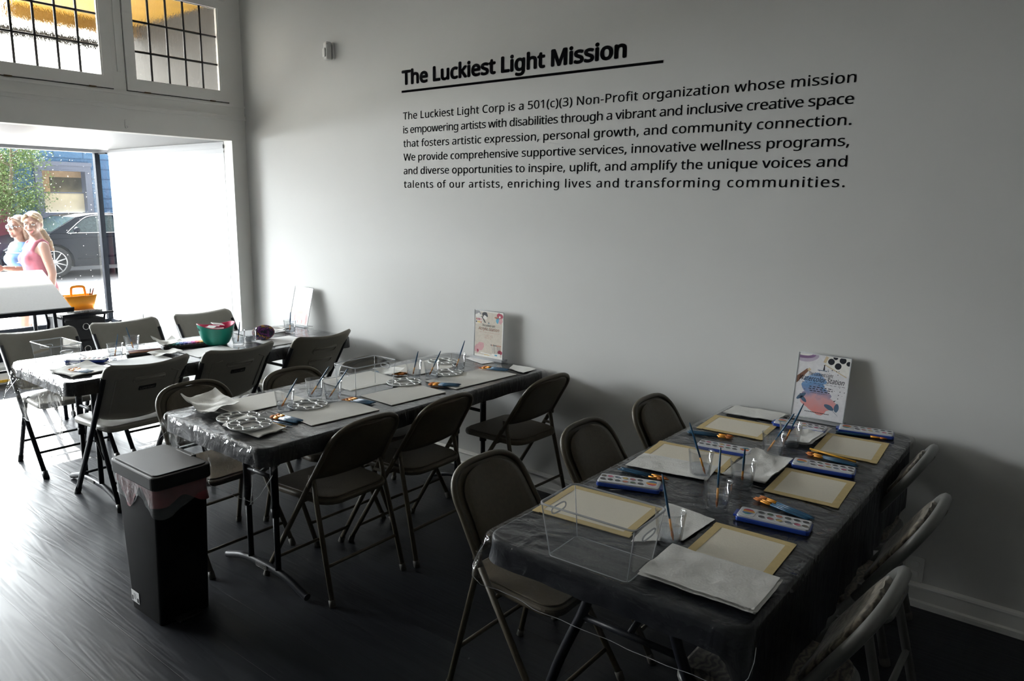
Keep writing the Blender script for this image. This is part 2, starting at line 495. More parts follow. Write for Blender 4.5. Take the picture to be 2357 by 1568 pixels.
# ------------------------------------------------------------------ mesh helpers
class MB:
    """collects shapes and links them as one mesh object"""
    def __init__(s):
        s.v = []; s.f = []
    def add(s, vs, fs, mi=0, sm=False, T=None):
        o = len(s.v)
        for p in vs:
            p = Vector(p)
            s.v.append(T @ p if T else p)
        for f in fs:
            s.f.append(([i+o for i in f], mi, sm))
        return s
    def box(s, c, d, mi=0, T=None):
        x, y, z = c; a, b, e = d[0]/2, d[1]/2, d[2]/2
        vs = [(x+i*a, y+j*b, z+k*e) for k in (-1, 1) for j in (-1, 1) for i in (-1, 1)]
        return s.add(vs, [(0, 2, 3, 1), (4, 5, 7, 6), (0, 1, 5, 4), (2, 6, 7, 3), (0, 4, 6, 2), (1, 3, 7, 5)], mi, False, T)
    def prism(s, pts, z0, z1, ch=0.0, mi=0, sm=False, T=None, top_mi=None):
        """outline (counter-clockwise, xy) extruded z0..z1 with chamfer ch"""
        n = len(pts)
        P = [Vector((p[0], p[1])) for p in pts]
        ins = []
        for i in range(n):
            a, b, c = P[i-1], P[i], P[(i+1) % n]
            d1 = (b-a); d2 = (c-b)
            if d1.length < 1e-9: d1 = d2
            if d2.length < 1e-9: d2 = d1
            nn = (Vector((-d1.y, d1.x)).normalized()+Vector((-d2.y, d2.x)).normalized())
            ins.append(nn.normalized() if nn.length > 1e-6 else Vector((0, 0)))
        rings = []
        if ch > 0:
            lv = [(z0, ch), (z0+ch*0.3, ch*0.3), (z0+ch, 0), (z1-ch, 0), (z1-ch*0.3, ch*0.3), (z1, ch)]
        else:
            lv = [(z0, 0), (z1, 0)]
        vs = []; fs = []
        for z, i_ in lv:
            for p, q in zip(P, ins):
                r = p+q*i_
                vs.append((r.x, r.y, z))
        for k in range(len(lv)-1):
            for i in range(n):
                j = (i+1) % n
                fs.append((k*n+i, k*n+j, (k+1)*n+j, (k+1)*n+i))
        s.add(vs, fs, mi, sm, T)
        L = (len(lv)-1)*n
        o = len(s.v)-len(vs)
        s.f.append(([o+i for i in reversed(range(n))], mi, False))
        s.f.append(([o+L+i for i in range(n)], mi if top_mi is None else top_mi, False))
        return s
    def tube(s, path, r, n=8, mi=0, closed=False, T=None, caps=True, flat=1.0, flat_axis=None):
        P = [Vector(p) for p in path]
        m = len(P)
        rs = r if isinstance(r, (list, tuple)) else [r]*m
        tg = []
        for i in range(m):
            if closed: d = P[(i+1) % m]-P[i-1]
            else: d = P[min(i+1, m-1)]-P[max(i-1, 0)]
            tg.append(d.normalized() if d.length > 1e-9 else Vector((0, 0, 1)))
        ref = Vector((0, 0, 1)) if abs(tg[0].z) < 0.9 else Vector((1, 0, 0))
        u = (ref-tg[0]*ref.dot(tg[0])).normalized()
        vs = []
        for i in range(m):
            u = (u-tg[i]*u.dot(tg[i]))
            u = u.normalized() if u.length > 1e-9 else tg[i].orthogonal().normalized()
            w = tg[i].cross(u)
            for k in range(n):
                a = 2*PI*k/n
                vs.append(P[i]+rs[i]*(math.cos(a)*u*flat+math.sin(a)*w))
        fs = []
        for i in range(m if closed else m-1):
            j = (i+1) % m
            for k in range(n):
                l = (k+1) % n
                fs.append((i*n+k, i*n+l, j*n+l, j*n+k))
        s.add(vs, fs, mi, True, T)
        if caps and not closed:
            o = len(s.v)-len(vs)
            s.f.append(([o+k for k in reversed(range(n))], mi, False))
            s.f.append(([o+(m-1)*n+k for k in range(n)], mi, False))
        return s
    def lathe(s, prof, n=24, mi=0, T=None, sm=True):
        vs = []; fs = []
        m = len(prof)
        for r, z in prof:
            for k in range(n):
                a = 2*PI*k/n
                vs.append((r*math.cos(a), r*math.sin(a), z))
        for i in range(m-1):
            for k in range(n):
                l = (k+1) % n
                fs.append((i*n+k, i*n+l, (i+1)*n+l, (i+1)*n+k))
        return s.add(vs, fs, mi, sm, T)
    def disc(s, c, rx, ry=None, n=20, mi=0, T=None):
        ry = ry or rx
        return s.add([(c[0]+rx*math.cos(2*PI*k/n), c[1]+ry*math.sin(2*PI*k/n), c[2]) for k in range(n)], [tuple(range(n))], mi, False, T)
    def poly(s, pts, mi=0, T=None):
        return s.add(pts, [tuple(range(len(pts)))], mi, False, T)
    def grid(s, fn, nu, nv, mi=0, sm=True, T=None, closed_u=False):
        vs = [fn(i/(nu if closed_u else nu-1), j/(nv-1)) for j in range(nv) for i in range(nu)]
        fs = []
        for j in range(nv-1):
            for i in range(nu if closed_u else nu-1):
                k = (i+1) % nu
                fs.append((j*nu+i, j*nu+k, (j+1)*nu+k, (j+1)*nu+i))
        return s.add(vs, fs, mi, sm, T)
    def ball(s, c, r, n=14, mi=0, T=None):
        rx, ry, rz = r if isinstance(r, (tuple, list)) else (r, r, r)
        m = max(6, n*2//3)
        return s.grid(lambda u, v: (c[0]+rx*math.sin(PI*v)*math.cos(2*PI*u), c[1]+ry*math.sin(PI*v)*math.sin(2*PI*u), c[2]-rz*math.cos(PI*v)), n, m, mi, True, T, True)
    def mesh(s, name, mats):
        me = bpy.data.meshes.new(name)
        me.from_pydata([tuple(v) for v in s.v], [], [f[0] for f in s.f])
        for m in mats: me.materials.append(m)
        me.polygons.foreach_set('material_index', [f[1] for f in s.f])
        me.polygons.foreach_set('use_smooth', [f[2] for f in s.f])
        me.update()
        return me
    def build(s, name, mats, parent=None, loc=None, rotz=0.0, label=None):
        if not isinstance(mats, (list, tuple)): mats = [mats]
        o = bpy.data.objects.new(name, s.mesh(name, mats))
        C.objects.link(o)
        if parent: o.parent = parent
        if loc: o.location = loc
        o.rotation_euler.z = rotz
        if label: o['label'] = label
        return o

def tag(o, label, cat, group=None, kind=None):
    o['label'] = label; o['category'] = cat
    if group: o['group'] = group
    if kind: o['kind'] = kind
    return o
def struct(o):
    o['kind'] = 'structure'
    return o
def empty(name, loc=(0, 0, 0), rotz=0.0):
    o = bpy.data.objects.new(name, None)
    C.objects.link(o)
    o.location = loc; o.rotation_euler.z = rotz
    o.empty_display_size = 0.05
    return o
def dup(root, loc=None, rotz=None):
    def cp(o, par):
        c = o.copy(); C.objects.link(c)
        c.parent = par
        for ch in o.children: cp(ch, c)
        return c
    c = cp(root, None)
    if loc is not None: c.location = loc
    if rotz is not None: c.rotation_euler.z = rotz
    return c
def rrect(w, d, r, n=5, cx=0, cy=0):
    out = []
    for sx, sy, a0 in ((1, -1, -90), (1, 1, 0), (-1, 1, 90), (-1, -1, 180)):
        for k in range(n+1):
            a = R(a0+90*k/n)
            out.append((cx+sx*(w/2-r)+r*math.cos(a), cy+sy*(d/2-r)+r*math.sin(a)))
    return out
def smoothpath(pts, n=6):
    P = [Vector(p) for p in pts]
    out = []
    for i in range(len(P)-1):
        a = P[max(i-1, 0)]; b = P[i]; c = P[i+1]; d = P[min(i+2, len(P)-1)]
        for k in range(n):
            t = k/n
            out.append(0.5*((2*b)+(c-a)*t+(2*a-5*b+4*c-d)*t*t+(3*b-a-3*c+d)*t**3))
    out.append(P[-1])
    return out
def TR(x=0, y=0, z=0, rz=0, rx=0, ry=0, s=1):
    return Matrix.Translation((x, y, z)) @ Matrix.Rotation(rz, 4, 'Z') @ Matrix.Rotation(ry, 4, 'Y') @ Matrix.Rotation(rx, 4, 'X') @ Matrix.Scale(s, 4)

FONT = None
try:
    import os
    FONT = bpy.data.fonts.load(os.path.join(bpy.utils.system_resource('DATAFILES'), 'fonts', 'NotoSansHebrew-Regular.woff2'))
except Exception:
    FONT = None
CAPS = {}
def text_geo(txt, size, width=None, bold=0.0, shear=0.0, fit='space', wide=1.0):
    """text outline as (verts, faces) in the xy plane, left baseline at the origin"""
    cu = bpy.data.curves.new('t', 'FONT')
    cu.body = txt; cu.size = size; cu.shear = shear
    cu.resolution_u = 3
    if FONT: cu.font = FONT
    o = bpy.data.objects.new('t', cu)
    C.objects.link(o)
    def ev():
        dg = bpy.context.evaluated_depsgraph_get()
        dg.update()
        me = bpy.data.meshes.new_from_object(o.evaluated_get(dg))
        v = [p.co.copy() for p in me.vertices]
        f = [tuple(p.vertices) for p in me.polygons]
        bpy.data.meshes.remove(me)
        return v, f
    if 'h' not in CAPS:
        cu.body = 'T'; cu.size = 1.0; cu.shear = 0
        tv, _ = ev()
        CAPS['h'] = max(p.y for p in tv)
        cu.body = txt; cu.shear = shear
    size = size*0.727/CAPS['h']      # size is given for a cap height of 0.727
    cu.size = size
    v, f = ev()
    if width and fit == 'space':
        target = width/wide
        w0 = max(p.x for p in v)-min(p.x for p in v)
        cu.space_character = 1.2
        v, f = ev()
        w1_ = max(p.x for p in v)-min(p.x for p in v)
        cu.space_character = 1.0+0.2*(target-w0)/(w1_-w0)
        print('SPC', round(cu.space_character,3), txt[:20])
        v, f = ev()
    if width:
        x0 = min(p.x for p in v); w = max(p.x for p in v)-x0
        for p in v: p.x = (p.x-x0)*width/w
    bpy.data.objects.remove(o); bpy.data.curves.remove(cu)
    if bold:
        # heavier strokes: the same outline repeated a little to every side
        n = len(v); V = []; F = []
        for k, (dx, dy) in enumerate([(0, 0)]+[(math.cos(a*PI/4), math.sin(a*PI/4)) for a in range(8)]):
            V += [Vector((p.x+dx*bold, p.y+dy*bold*0.7, p.z+0.00001*k)) for p in v]
            F += [tuple(i+n*k for i in g) for g in f]
        v, f = V, F
    return v, f
# ================================================================== THE SETTING
struct(MB().box((3.07, -2.8, -0.05), (10.86, 5.6, 0.1)).build('floor', M['floor']))
struct(MB().box((4.3, 0.075, 1.85), (8.7, 0.15, 3.9)).build('wall_right', M['wall']))
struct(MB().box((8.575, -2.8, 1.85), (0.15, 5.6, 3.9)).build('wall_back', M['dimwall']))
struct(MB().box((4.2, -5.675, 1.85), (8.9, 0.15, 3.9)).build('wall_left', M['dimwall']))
struct(MB().box((4.2, -2.8, 3.75), (8.9, 5.9, 0.1)).build('ceiling', M['ceiling']))
# shop-front wall: pier, header, transom surround
fw = MB()
fw.box((-0.06, -0.06, 1.0625), (0.12, 0.12, 2.125))
fw.box((-0.06, -4.98, 1.066), (0.12, 1.24, 2.132))
fw.box((-0.06, -2.8, 2.263), (0.12, 5.6, 0.276))
fw.box((-0.06, -2.8, 3.418), (0.12, 5.6, 0.564))
fw.box((-0.06, -0.0615, 2.7685), (0.12, 0.123, 0.735))
NS = 5
for k in range(NS):
    y1 = -0.124-0.854*k-0.77
    wdt = 0.084 if k < NS-1 else 5.6+y1
    fw.box((-0.06, y1-wdt/2, 2.7685), (0.12, wdt, 0.735))
struct(fw.build('wall_front', M['trim']))
tr = MB()
tr.box((0.006, -2.8, 2.295), (0.012, 5.6, 0.028)); tr.box((0.010, -2.8, 2.309), (0.02, 5.6, 0.006)); tr.box((0.008, -2.8, 2.283), (0.016, 5.6, 0.005))
tr.box((0.008, -2.8, 2.383), (0.016, 5.6, 0.014))
struct(tr.build('trim_1', M['trim']))
# narrow beads on the mullion posts
tb = MB()
for k in range(NS-1):
    yc = -0.124-0.854*k-0.77-0.042
    tb.box((0.004, yc, 2.83), (0.008, 0.024, 0.62))
struct(tb.build('trim_2', M['trim']))
for k in range(NS):
    y0 = -0.124-0.854*k; y1 = y0-0.77; yc = (y0+y1)/2
    zb, zt = 2.402, 3.137
    f = MB()
    a = 0.005
    f.box((-0.012, y0-a-0.0305, (zb+zt)/2), (0.045, 0.061, zt-zb-2*a)); f.box((-0.012, y1+a+0.0305, (zb+zt)/2), (0.045, 0.061, zt-zb-2*a))
    f.box((-0.012, yc, zb+a+0.036), (0.045, 0.77-0.132, 0.072)); f.box((-0.012, yc, zt-a-0.03), (0.045, 0.77-0.132, 0.060))
    # chamfered glazing bead inside the frame
    for s_, yy in ((1, y0-0.070), (-1, y1+0.070)):
        f.box((-0.006, yy, (zb+zt)/2+0.005), (0.02, 0.008, 0.60))
    f.box((-0.006, yc, zb+0.081), (0.02, 0.62, 0.008))
    w = struct(f.build('window_%d' % (k+1), M['trim']))
    g = MB(); g.box((-0.02, yc, (zb+0.075+zt-0.062)/2), (0.004, 0.64, zt-zb-0.137))
    g.build('glass_pane', M['ripple'], w)
    zg0, zg1 = zb+0.077, zt-0.065
    for q in range(4):
        yy = y0-0.066-0.1276*(q+1)
        MB().tube([(-0.020, yy, zg0), (-0.020, yy, zg1)], 0.008, 6).build('lead_bar', M['lead'], w)
    for zz in (2.675, 2.874):
        MB().tube([(-0.020, y0-0.066, zz), (-0.020, y1+0.066, zz)], 0.008, 6).build('lead_bar', M['lead'], w)
    bd = MB()
    for yy in (y0-0.067, y1+0.067): bd.box((-0.014, yy, (zg0+zg1)/2), (0.006, 0.005, zg1-zg0))
    for zz in (zg0, zg1): bd.box((-0.014, yc, zz), (0.006, 0.64, 0.005))
    bd.build('lead_border', M['lead'], w)
    gp = MB()
    for yy in (y0-0.002, y1+0.002): gp.box((-0.024, yy, (zb+zt)/2), (0.04, 0.005, zt-zb))
    for zz in (zb+0.001, zt-0.001): gp.box((-0.024, yc, zz), (0.04, 0.77, 0.006))
    gp.build('shadow_gap_strip', M['lead'], w)
    for hy in (y0-0.14, y1+0.14):
        MB().tube([(0.010, hy-0.022, zb+0.002), (0.010, hy+0.022, zb+0.002)], 0.005, 8).build('hinge', M['brassy'], w)
# display alcove
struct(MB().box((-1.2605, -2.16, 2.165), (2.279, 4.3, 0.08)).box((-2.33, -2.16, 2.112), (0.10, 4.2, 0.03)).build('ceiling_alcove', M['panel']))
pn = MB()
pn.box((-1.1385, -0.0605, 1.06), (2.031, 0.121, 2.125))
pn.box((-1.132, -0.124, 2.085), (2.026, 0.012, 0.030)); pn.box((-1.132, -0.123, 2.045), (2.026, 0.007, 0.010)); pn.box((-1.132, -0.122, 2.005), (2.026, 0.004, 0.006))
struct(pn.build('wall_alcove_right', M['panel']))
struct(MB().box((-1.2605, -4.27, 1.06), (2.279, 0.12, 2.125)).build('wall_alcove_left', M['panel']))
sl = MB().box((-2.31, -2.16, 0.22), (0.14, 4.2, 0.44))
s1 = struct(sl.build('sill_front', M['trim']))
MB().box((-2.235, -2.16, 0.315), (0.012, 4.18, 0.225)).build('kick_panel', M['blackframe'], s1, label='dark panel below the shop window sill')
MB().box((-2.23, -2.16, 0.155), (0.02, 4.18, 0.012)).build('moulding', M['trim'], s1)
MB().box((-2.23, -2.16, 0.03), (0.02, 4.18, 0.02)).build('yellow_strip', M['yellowtape'], s1, label='yellow strip along the foot of the sill')
fr = MB()
fr.box((-2.35, -0.150, 1.285), (0.05, 0.045, 1.64)); fr.box((-2.35, -2.17, 0.462), (0.045, 4.02, 0.035))
fr.box((-2.25, -0.140, 0.462), (0.2, 0.03, 0.035)); fr.box((-2.25, -0.140, 2.09), (0.2, 0.02, 0.012))
fr.box((-2.35, -4.18, 1.285), (0.05, 0.05, 1.64))
wf = struct(fr.build('window_6', M['blackframe']))
MB().box((-2.35, -2.16, 1.29), (0.006, 4.0, 1.62)).build('glass_pane', M['glass'], wf)
MB().box((-2.25, -0.140, 1.29), (0.16, 0.006, 1.60)).build('side_glass_pane', M['sideglass'], wf)
# baseboard on the long wall
bp = [(0.0, 0.0), (0.0, -0.022), (0.018, -0.026), (0.028, -0.026), (0.034, -0.016), (0.085, -0.016), (0.094, -0.022), (0.102, -0.018), (0.108, 0.0)]
bb = MB()
bb.add([(x, y, z) for x in (0.001, 8.49) for z, y in bp], [(i, i+1, i+1+len(bp), i+len(bp)) for i in range(len(bp)-1)])
struct(bb.build('baseboard_right', M['trim']))

# ------------------------------------------------------------------ lettering on the long wall
def wall_text(name, txt, x0, x1, z, size, bold, parent=None, wide=1.0):
    v, f = text_geo(txt, size, x1-x0, bold, wide=wide)
    pass
    b = MB()
    n = len(v)
    Lx = x1-x0
    q = [(x0+p.x, -0.0012-p.z, z+p.y) for p in v]
    b.add(q, f)
    return b.build(name, M['ink'], parent)
t = wall_text('headline_lettering', 'The Luckiest Light Mission', 1.793, 3.404, 2.407, 0.1105, 0.0066, wide=1.17)
tag(t, 'bold black headline lettering stuck on the long white wall', 'lettering')
t = MB().box((2.700, -0.001, 2.364), (1.83, 0.0014, 0.0135)).build('underline_stripe', M['ink'])
tag(t, 'thin black rule on the wall under the bold headline', 'stripe')
para = empty('paragraph_lettering', (0, 0, 0))
tag(para, 'six line paragraph of thin black lettering below the ruled headline', 'lettering')
LINES = ['The Luckiest Light Corp is a 501(c)(3) Non-Profit organization whose mission',
         'is empowering artists with disabilities through a vibrant and inclusive creative space',
         'that fosters artistic expression, personal growth, and community connection.',
         'We provide comprehensive supportive services, innovative wellness programs,',
         'and diverse opportunities to inspire, uplift, and amplify the unique voices and',
         'talents of our artists, enriching lives and transforming communities.']
for i, ln in enumerate(LINES):
    wall_text('text_line', ln, 1.795, 4.502-0.001*i, 2.1935-0.0851*i, 0.0600, 0.0005, para, wide=1.22)

# motion sensor high on the wall
sr = empty('motion_sensor', (1.10, 0, 2.68))
tag(sr, 'small white motion sensor high on the wall left of the headline', 'sensor')
MB().prism(rrect(0.056, 0.11, 0.012, 3), 0, 0.012, 0.003, T=TR(0.004, -0.0, 0, rx=R(90))).build('back_plate', M['sensor'], sr)
MB().prism(rrect(0.066, 0.118, 0.014, 4), 0.012, 0.052, 0.010, T=TR(0, 0, 0, rx=R(90), rz=R(-18))).build('housing', M['sensor'], sr)
MB().prism(rrect(0.046, 0.060, 0.008, 4), 0.050, 0.062, 0.006, T=TR(0, 0, -0.012, rx=R(90), rz=R(-18))).build('lens', M['palette'], sr)
MB().ball((0.0, 0, 0), (0.004, 0.003, 0.004), 8, T=TR(0.014, -0.052, 0.042)).build('indicator', M['graphite'], sr)
# outlets
def outlet(name, loc, rot, label):
    o = empty(name, loc); o.rotation_euler = rot
    tag(o, label, 'outlet')
    MB().prism(rrect(0.072, 0.115, 0.008, 3), 0, 0.006, 0.002).build('cover_plate', M['sensor'], o)
    for zz in (-0.022, 0.022):
        MB().prism(rrect(0.034, 0.028, 0.010, 4, 0, zz), 0.005, 0.008, 0.001).build('socket', M['palette'], o)
    return o
outlet('wall_outlet', (4.93, -0.001, 0.165), (R(90), 0, 0), 'white outlet plate low on the wall above the baseboard')
oa = outlet('wall_outlet', (-1.73, -0.121, 0.53), (R(90), 0, 0), 'white outlet plate on the bright alcove side panel')
pl = MB().prism(rrect(0.05, 0.03, 0.008, 3), 0.0, 0.035, 0.006, T=TR(-1.73, -0.13, 0.510, rx=R(90))).tube(smoothpath([(-1.73, -0.16, 0.51), (-1.78, -0.19, 0.50), (-1.88, -0.17, 0.47), (-2.0, -0.16, 0.46), (-2.12, -0.18, 0.455)]), 0.004, 6)
tag(pl.build('power_plug', M['badge']), 'black plug and cord in the alcove outlet', 'plug')
ck = MB().prism(rrect(0.018, 0.06, 0.008, 4), 0, 0.006, 0.002, T=TR(0.0, -0.916, 2.18, rx=R(90), rz=R(90))).tube(smoothpath([(0.008, -0.916, 2.172), (0.022, -0.916, 2.155), (0.026, -0.916, 2.165)]), 0.003, 6)
tag(ck.build('adhesive_hook', M['trim']), 'small white hook stuck on the header over the alcove', 'hook')

# ================================================================== OUTDOORS
GZ = -0.14
struct(MB().box((-6.5, 2.0, GZ-0.05), (8.2, 50, 0.1)).build('pavement', M['pave']))
struct(MB().box((-13.3, 2.0, GZ-0.06), (5.4, 50, 0.1)).build('street_asphalt', M['asphalt']))
struct(MB().box((-16.5, 2.0, GZ-0.02), (1.4, 50, 0.16)).build('far_kerb_pavement', M['pave']))
# porch above the alcove
po = MB().box((-0.92, -0.47, 3.225), (1.6, 1.1, 0.05)).build('porch_soffit', M['gold'])
struct(po)
MB().box((-1.76, -0.47, 3.155), (0.09, 1.1, 0.10)).build('beam', M['golddark'], po, label='darker beam')
MB().box((-2.3, -0.47, 3.10), (0.03, 1.1, 0.08)).build('fascia_board', M['render'], po)
struct(MB().box((-1.22, 0.04, 2.72), (2.2, 0.06, 1.1)).build('porch_side_wall', M['render']))
# house across the street
hx = -17.0
hb = MB()
HT_ = 3.5
hb.box((hx-0.25, 18.68, (HT_-0.2)/2), (0.5, 26.0, HT_+0.2))
hb.box((hx-0.25, 5.1, (HT_+2.5)/2), (0.5, 1.16, HT_-2.5)); hb.box((hx-0.25, 5.1, 0.5), (0.5, 1.16, 1.24)); hb.box((hx-0.25, 4.14, (HT_-0.2)/2), (0.5, 0.76, HT_+0.2))
hb.box((hx-0.25, -1.9, (HT_+2.75)/2), (0.5, 11.3, HT_-2.75))
struct(MB().box((hx-2.0, -39.0, 2.6), (4.0, 46.0, 5.5)).build('added_sky_blocker', M['greystone']))  # unseen block, added to hold low sky light off the long wall's window end
house = empty('house_facade', (0, 0, 0))
tag(house, 'blue stone faced building across the street', 'building')
hb.build('stone_wall', M['bluestone'], house)
MB().box((hx-0.3, -1.9, 1.3), (0.4, 11.3, 2.9)).build('shopfront_panel', M['maroon'], house, label='maroon painted panel')
MB().box((hx-0.05, -1.9, 0.04), (0.3, 11.3, 0.4)).build('stone_base', M['greystone'], house)
wm = MB()
wm.box((hx-0.04, 4.44, 1.84), (0.28, 0.17, 1.42)); wm.box((hx-0.04, 5.68, 1.84), (0.28, 0.16, 1.42))
wm.box((hx+0.05, 5.05, 2.545), (0.2, 1.44, 0.10)); wm.box((hx+0.045, 5.05, 2.44), (0.15, 1.40, 0.13)); wm.box((hx+0.07, 5.05, 2.365), (0.2, 1.3, 0.03)); wm.box((hx+0.06, 5.05, 1.17), (0.22, 1.4, 0.14))
win = wm.build('window', M['greywood'], house)
MB().box((hx-0.12, 5.05, 1.50), (0.02, 1.16, 0.52)).build('lower_board', M['boardlow'], win)
MB().box((hx-0.20, 4.64, 2.05), (0.02, 0.30, 0.66)).box((hx-0.20, 5.05, 2.29), (0.019, 1.2, 0.20)).build('plywood_strip', M['boardhigh'], win)
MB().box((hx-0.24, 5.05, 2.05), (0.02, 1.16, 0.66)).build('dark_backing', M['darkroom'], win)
MB().box((hx-0.09, 5.05, 1.775), (0.01, 1.16, 0.03)).build('meeting_rail', M['greywood'], win)

# street tree
random.seed(11)
tree = empty('street_tree', (-15.6, 3.22, GZ+0.06))
tag(tree, 'small leafy street tree before the blue building', 'tree')
tk = MB()
tk.tube([(0, 0.02, 0), (0.02, 0.03, 0.7), (-0.02, 0.06, 1.5), (0.03, 0.16, 2.3), (0, 0.24, 3.2)], [0.07, 0.06, 0.05, 0.035, 0.015], 8)
tips = []
for i in range(26):
    z = 1.25+random.random()*1.9
    a = random.random()*2*PI
    L = 0.35+0.75*random.random()*(1.15-abs(z-2.2)/1.6)
    p0 = Vector((0, 0.05+0.06*z, z))
    p1 = p0+Vector((math.cos(a)*L, math.sin(a)*L, 0.25*L))
    tk.tube([p0, (p0+p1)/2+Vector((0, 0, 0.05)), p1], [0.02, 0.012, 0.006], 5)
    tips += [p1, (p0+p1)/2+Vector((0, 0, .05)), p0*0.3+p1*0.7]
tk.build('trunk', M['bark'], tree)
lf = MB()
for i in range(9500):
    c = random.choice(tips)+Vector((random.gauss(0, .17), random.gauss(0, .17), random.gauss(0, .17)))
    s_ = random.uniform(0.018, 0.036)
    q = Quaternion((random.gauss(0, 1), random.gauss(0, 1), random.gauss(0, 1), random.gauss(0, 1))).normalized().to_matrix().to_4x4()
    lf.add([(-s_, 0, 0), (0, -s_*0.5, s_*0.12), (s_*1.2, 0, 0), (0, s_*0.5, s_*0.12)], [(0, 1, 2), (0, 2, 3)], T=Matrix.Translation(c) @ q)
lf.build('foliage', M['leaf'], tree)

# parked car (side on, nose to the left)
car = empty('parked_car', (-13.0, 2.2, GZ-0.01))
tag(car, 'black car parked along the far kerb', 'car')
CW = 1.86
def carprof(kind):
    if kind == 'body':
        return [(0.02, 0.30), (0.0, 0.48), (0.05, 0.66), (0.22, 0.78), (0.60, 0.90), (0.95, 0.98), (1.05, 1.00), (2.0, 0.99), (3.2, 1.00), (4.2, 1.02), (4.66, 1.0), (4.74, 0.7), (4.72, 0.35), (4.6, 0.26), (4.3, 0.24)]
    return None
def car_section(prof, x_in, x_out):
    return prof
body = carprof('body')
WC = [(1.01, 0.36), (3.82, 0.36)]; WR = 0.42
bot = []
for wc in reversed(WC):
    bot.append((wc[0]+WR, 0.24))
    for k in range(9): 
        a = PI*k/8
        bot.append((wc[0]+WR*math.cos(a), max(0.24, 0.36+WR*math.sin(a))))
    bot.append((wc[0]-WR, 0.24))
outl = body+bot+[(0.2, 0.22)]
cb = MB()
n = len(outl)
def ctr(p, k, w): return (-CW/2+k*w, p[0], p[1])
secs = [(1, CW/2-0.05, 0.0), (1, CW/2, 0.0), (-1, CW/2, 0), (-1, CW/2-0.05, 0)]
xs = [(-0.0, 0.985), (-0.05, 1.0), (-CW+0.05, 1.0), (-CW, 0.985)]
vs = []
for x, sc in xs:
    for p in outl:
        vs.append((x, 2.4+(p[0]-2.4)*sc, 0.6+(p[1]-0.6)*(0.97 if sc < 1 else 1)))
fs = []
for k in range(3):
    for i in range(n):
        j = (i+1) % n
        fs.append((k*n+i, k*n+j, (k+1)*n+j, (k+1)*n+i))
cb.add(vs, fs, 0, False)
o0 = 0
cb.f.append((list(range(n)), 0, False)); cb.f.append(([3*n+i for i in reversed(range(n))], 0, False))
cb.tube([(0.004, 0.5, 0.86), (0.006, 1.6, 0.90), (0.004, 3.6, 0.92)], 0.008, 6)
cb.tube([(0.004, 1.5, 0.42), (0.01, 2.3, 0.46), (0.004, 3.2, 0.50)], 0.02, 6)
cb.build('body', M['carpaint'], car)
# cabin
cabp = [(0.98, 1.0), (1.62, 1.36), (1.95, 1.42), (2.5, 1.445), (3.3, 1.42), (3.95, 1.33), (4.45, 1.05)]
def cabin(b, inset, prof, mi=0):
    ins = 0.20
    vs = []
    for x0, sgn in ((0.0, -1), (-CW, 1)):
        for y, z in prof:
            h = (z-1.0)/0.45
            vs.append((x0+sgn*(0.03+ins*h+inset), y, z))
    m = len(prof)
    fs = [(i, i+1, m+i+1, m+i) for i in range(m-1)]
    b.add(vs, fs, mi, False)
    b.f.append(([len(b.v)-2*m+i for i in range(m)], mi, False)); b.f.append(([len(b.v)-m+i for i in reversed(range(m))], mi, False))
cbn = MB(); cabin(cbn, 0, cabp)
cbn.build('roof_and_pillars', M['carpaint'], car)
def sidepane(pts):
    return [(-(0.03+0.20*(z-1.0)/0.45)+0.006, y, z) for y, z in pts]
MB().poly(sidepane([(1.38, 1.02), (2.42, 1.02), (2.42, 1.39), (1.98, 1.375), (1.75, 1.30)])).build('front_side_window', M['carglass'], car)
MB().poly(sidepane([(2.52, 1.02), (3.5, 1.02), (3.5, 1.37), (2.52, 1.395)])).build('rear_side_window', M['carglass'], car)
MB().poly([(-0.10, 1.04, 1.04), (-0.24, 1.60, 1.355), (-CW+0.24, 1.60, 1.355), (-CW+0.10, 1.04, 1.04)][::-1]).build('windshield', M['carglass'], car)
MB().tube(smoothpath(sidepane([(1.34, 1.012), (1.74, 1.315), (2.0, 1.395), (2.5, 1.41), (3.4, 1.39), (3.8, 1.31)]), 3), 0.008, 6).tube(sidepane([(1.36, 1.005), (3.7, 1.005)]), 0.008, 6).build('window_trim', M['alloy'], car)
mr = MB().ball((0.10, 1.50, 1.08), (0.10, 0.07, 0.065), 12).tube([(-0.02, 1.55, 1.02), (0.08, 1.52, 1.05)], 0.02, 6)
mr.build('side_mirror', M['carpaint'], car)
MB().prism([(0.10, 0.60), (0.42, 0.68), (0.42, 0.76), (0.14, 0.72)], 0, 0.03, T=Matrix(((0, 0, 1, -0.02), (1, 0, 0, 0), (0, 1, 0, 0), (0, 0, 0, 1)))).build('headlamp', M['lamp'], car)
MB().box((-CW/2, 0.0, 0.50), (1.2, 0.03, 0.2)).build('grille', M['carblack'], car)
for wy, wz in WC:
    for wx in (-0.06, -CW+0.06):
        T = TR(wx, wy, wz, ry=R(90))
        w = MB().lathe([(0.20, -0.10), (0.33, -0.11), (0.36, -0.08), (0.365, 0), (0.36, 0.08), (0.33, 0.11), (0.255, 0.10), (0.25, 0.02), (0.0, 0.01)], 28, T=T).build('wheel', M['tyre'], car)
        s_ = MB()
        sg = 1 if wx > -1 else -1
        for k in range(10):
            a = 2*PI*k/10
            s_.tube([(0.04*math.cos(a), 0.04*math.sin(a), sg*0.085), (0.245*math.cos(a), 0.245*math.sin(a), sg*0.10)], [0.018, 0.011], 5, T=T)
        s_.lathe([(0.245, sg*0.085), (0.262, sg*0.112), (0.25, sg*0.112)], 28, T=T)
        s_.lathe([(0.06, sg*0.06), (0.06, sg*0.10), (0.0, sg*0.105)], 14, T=T)
        s_.build('alloy_rim', M['alloy'], w)
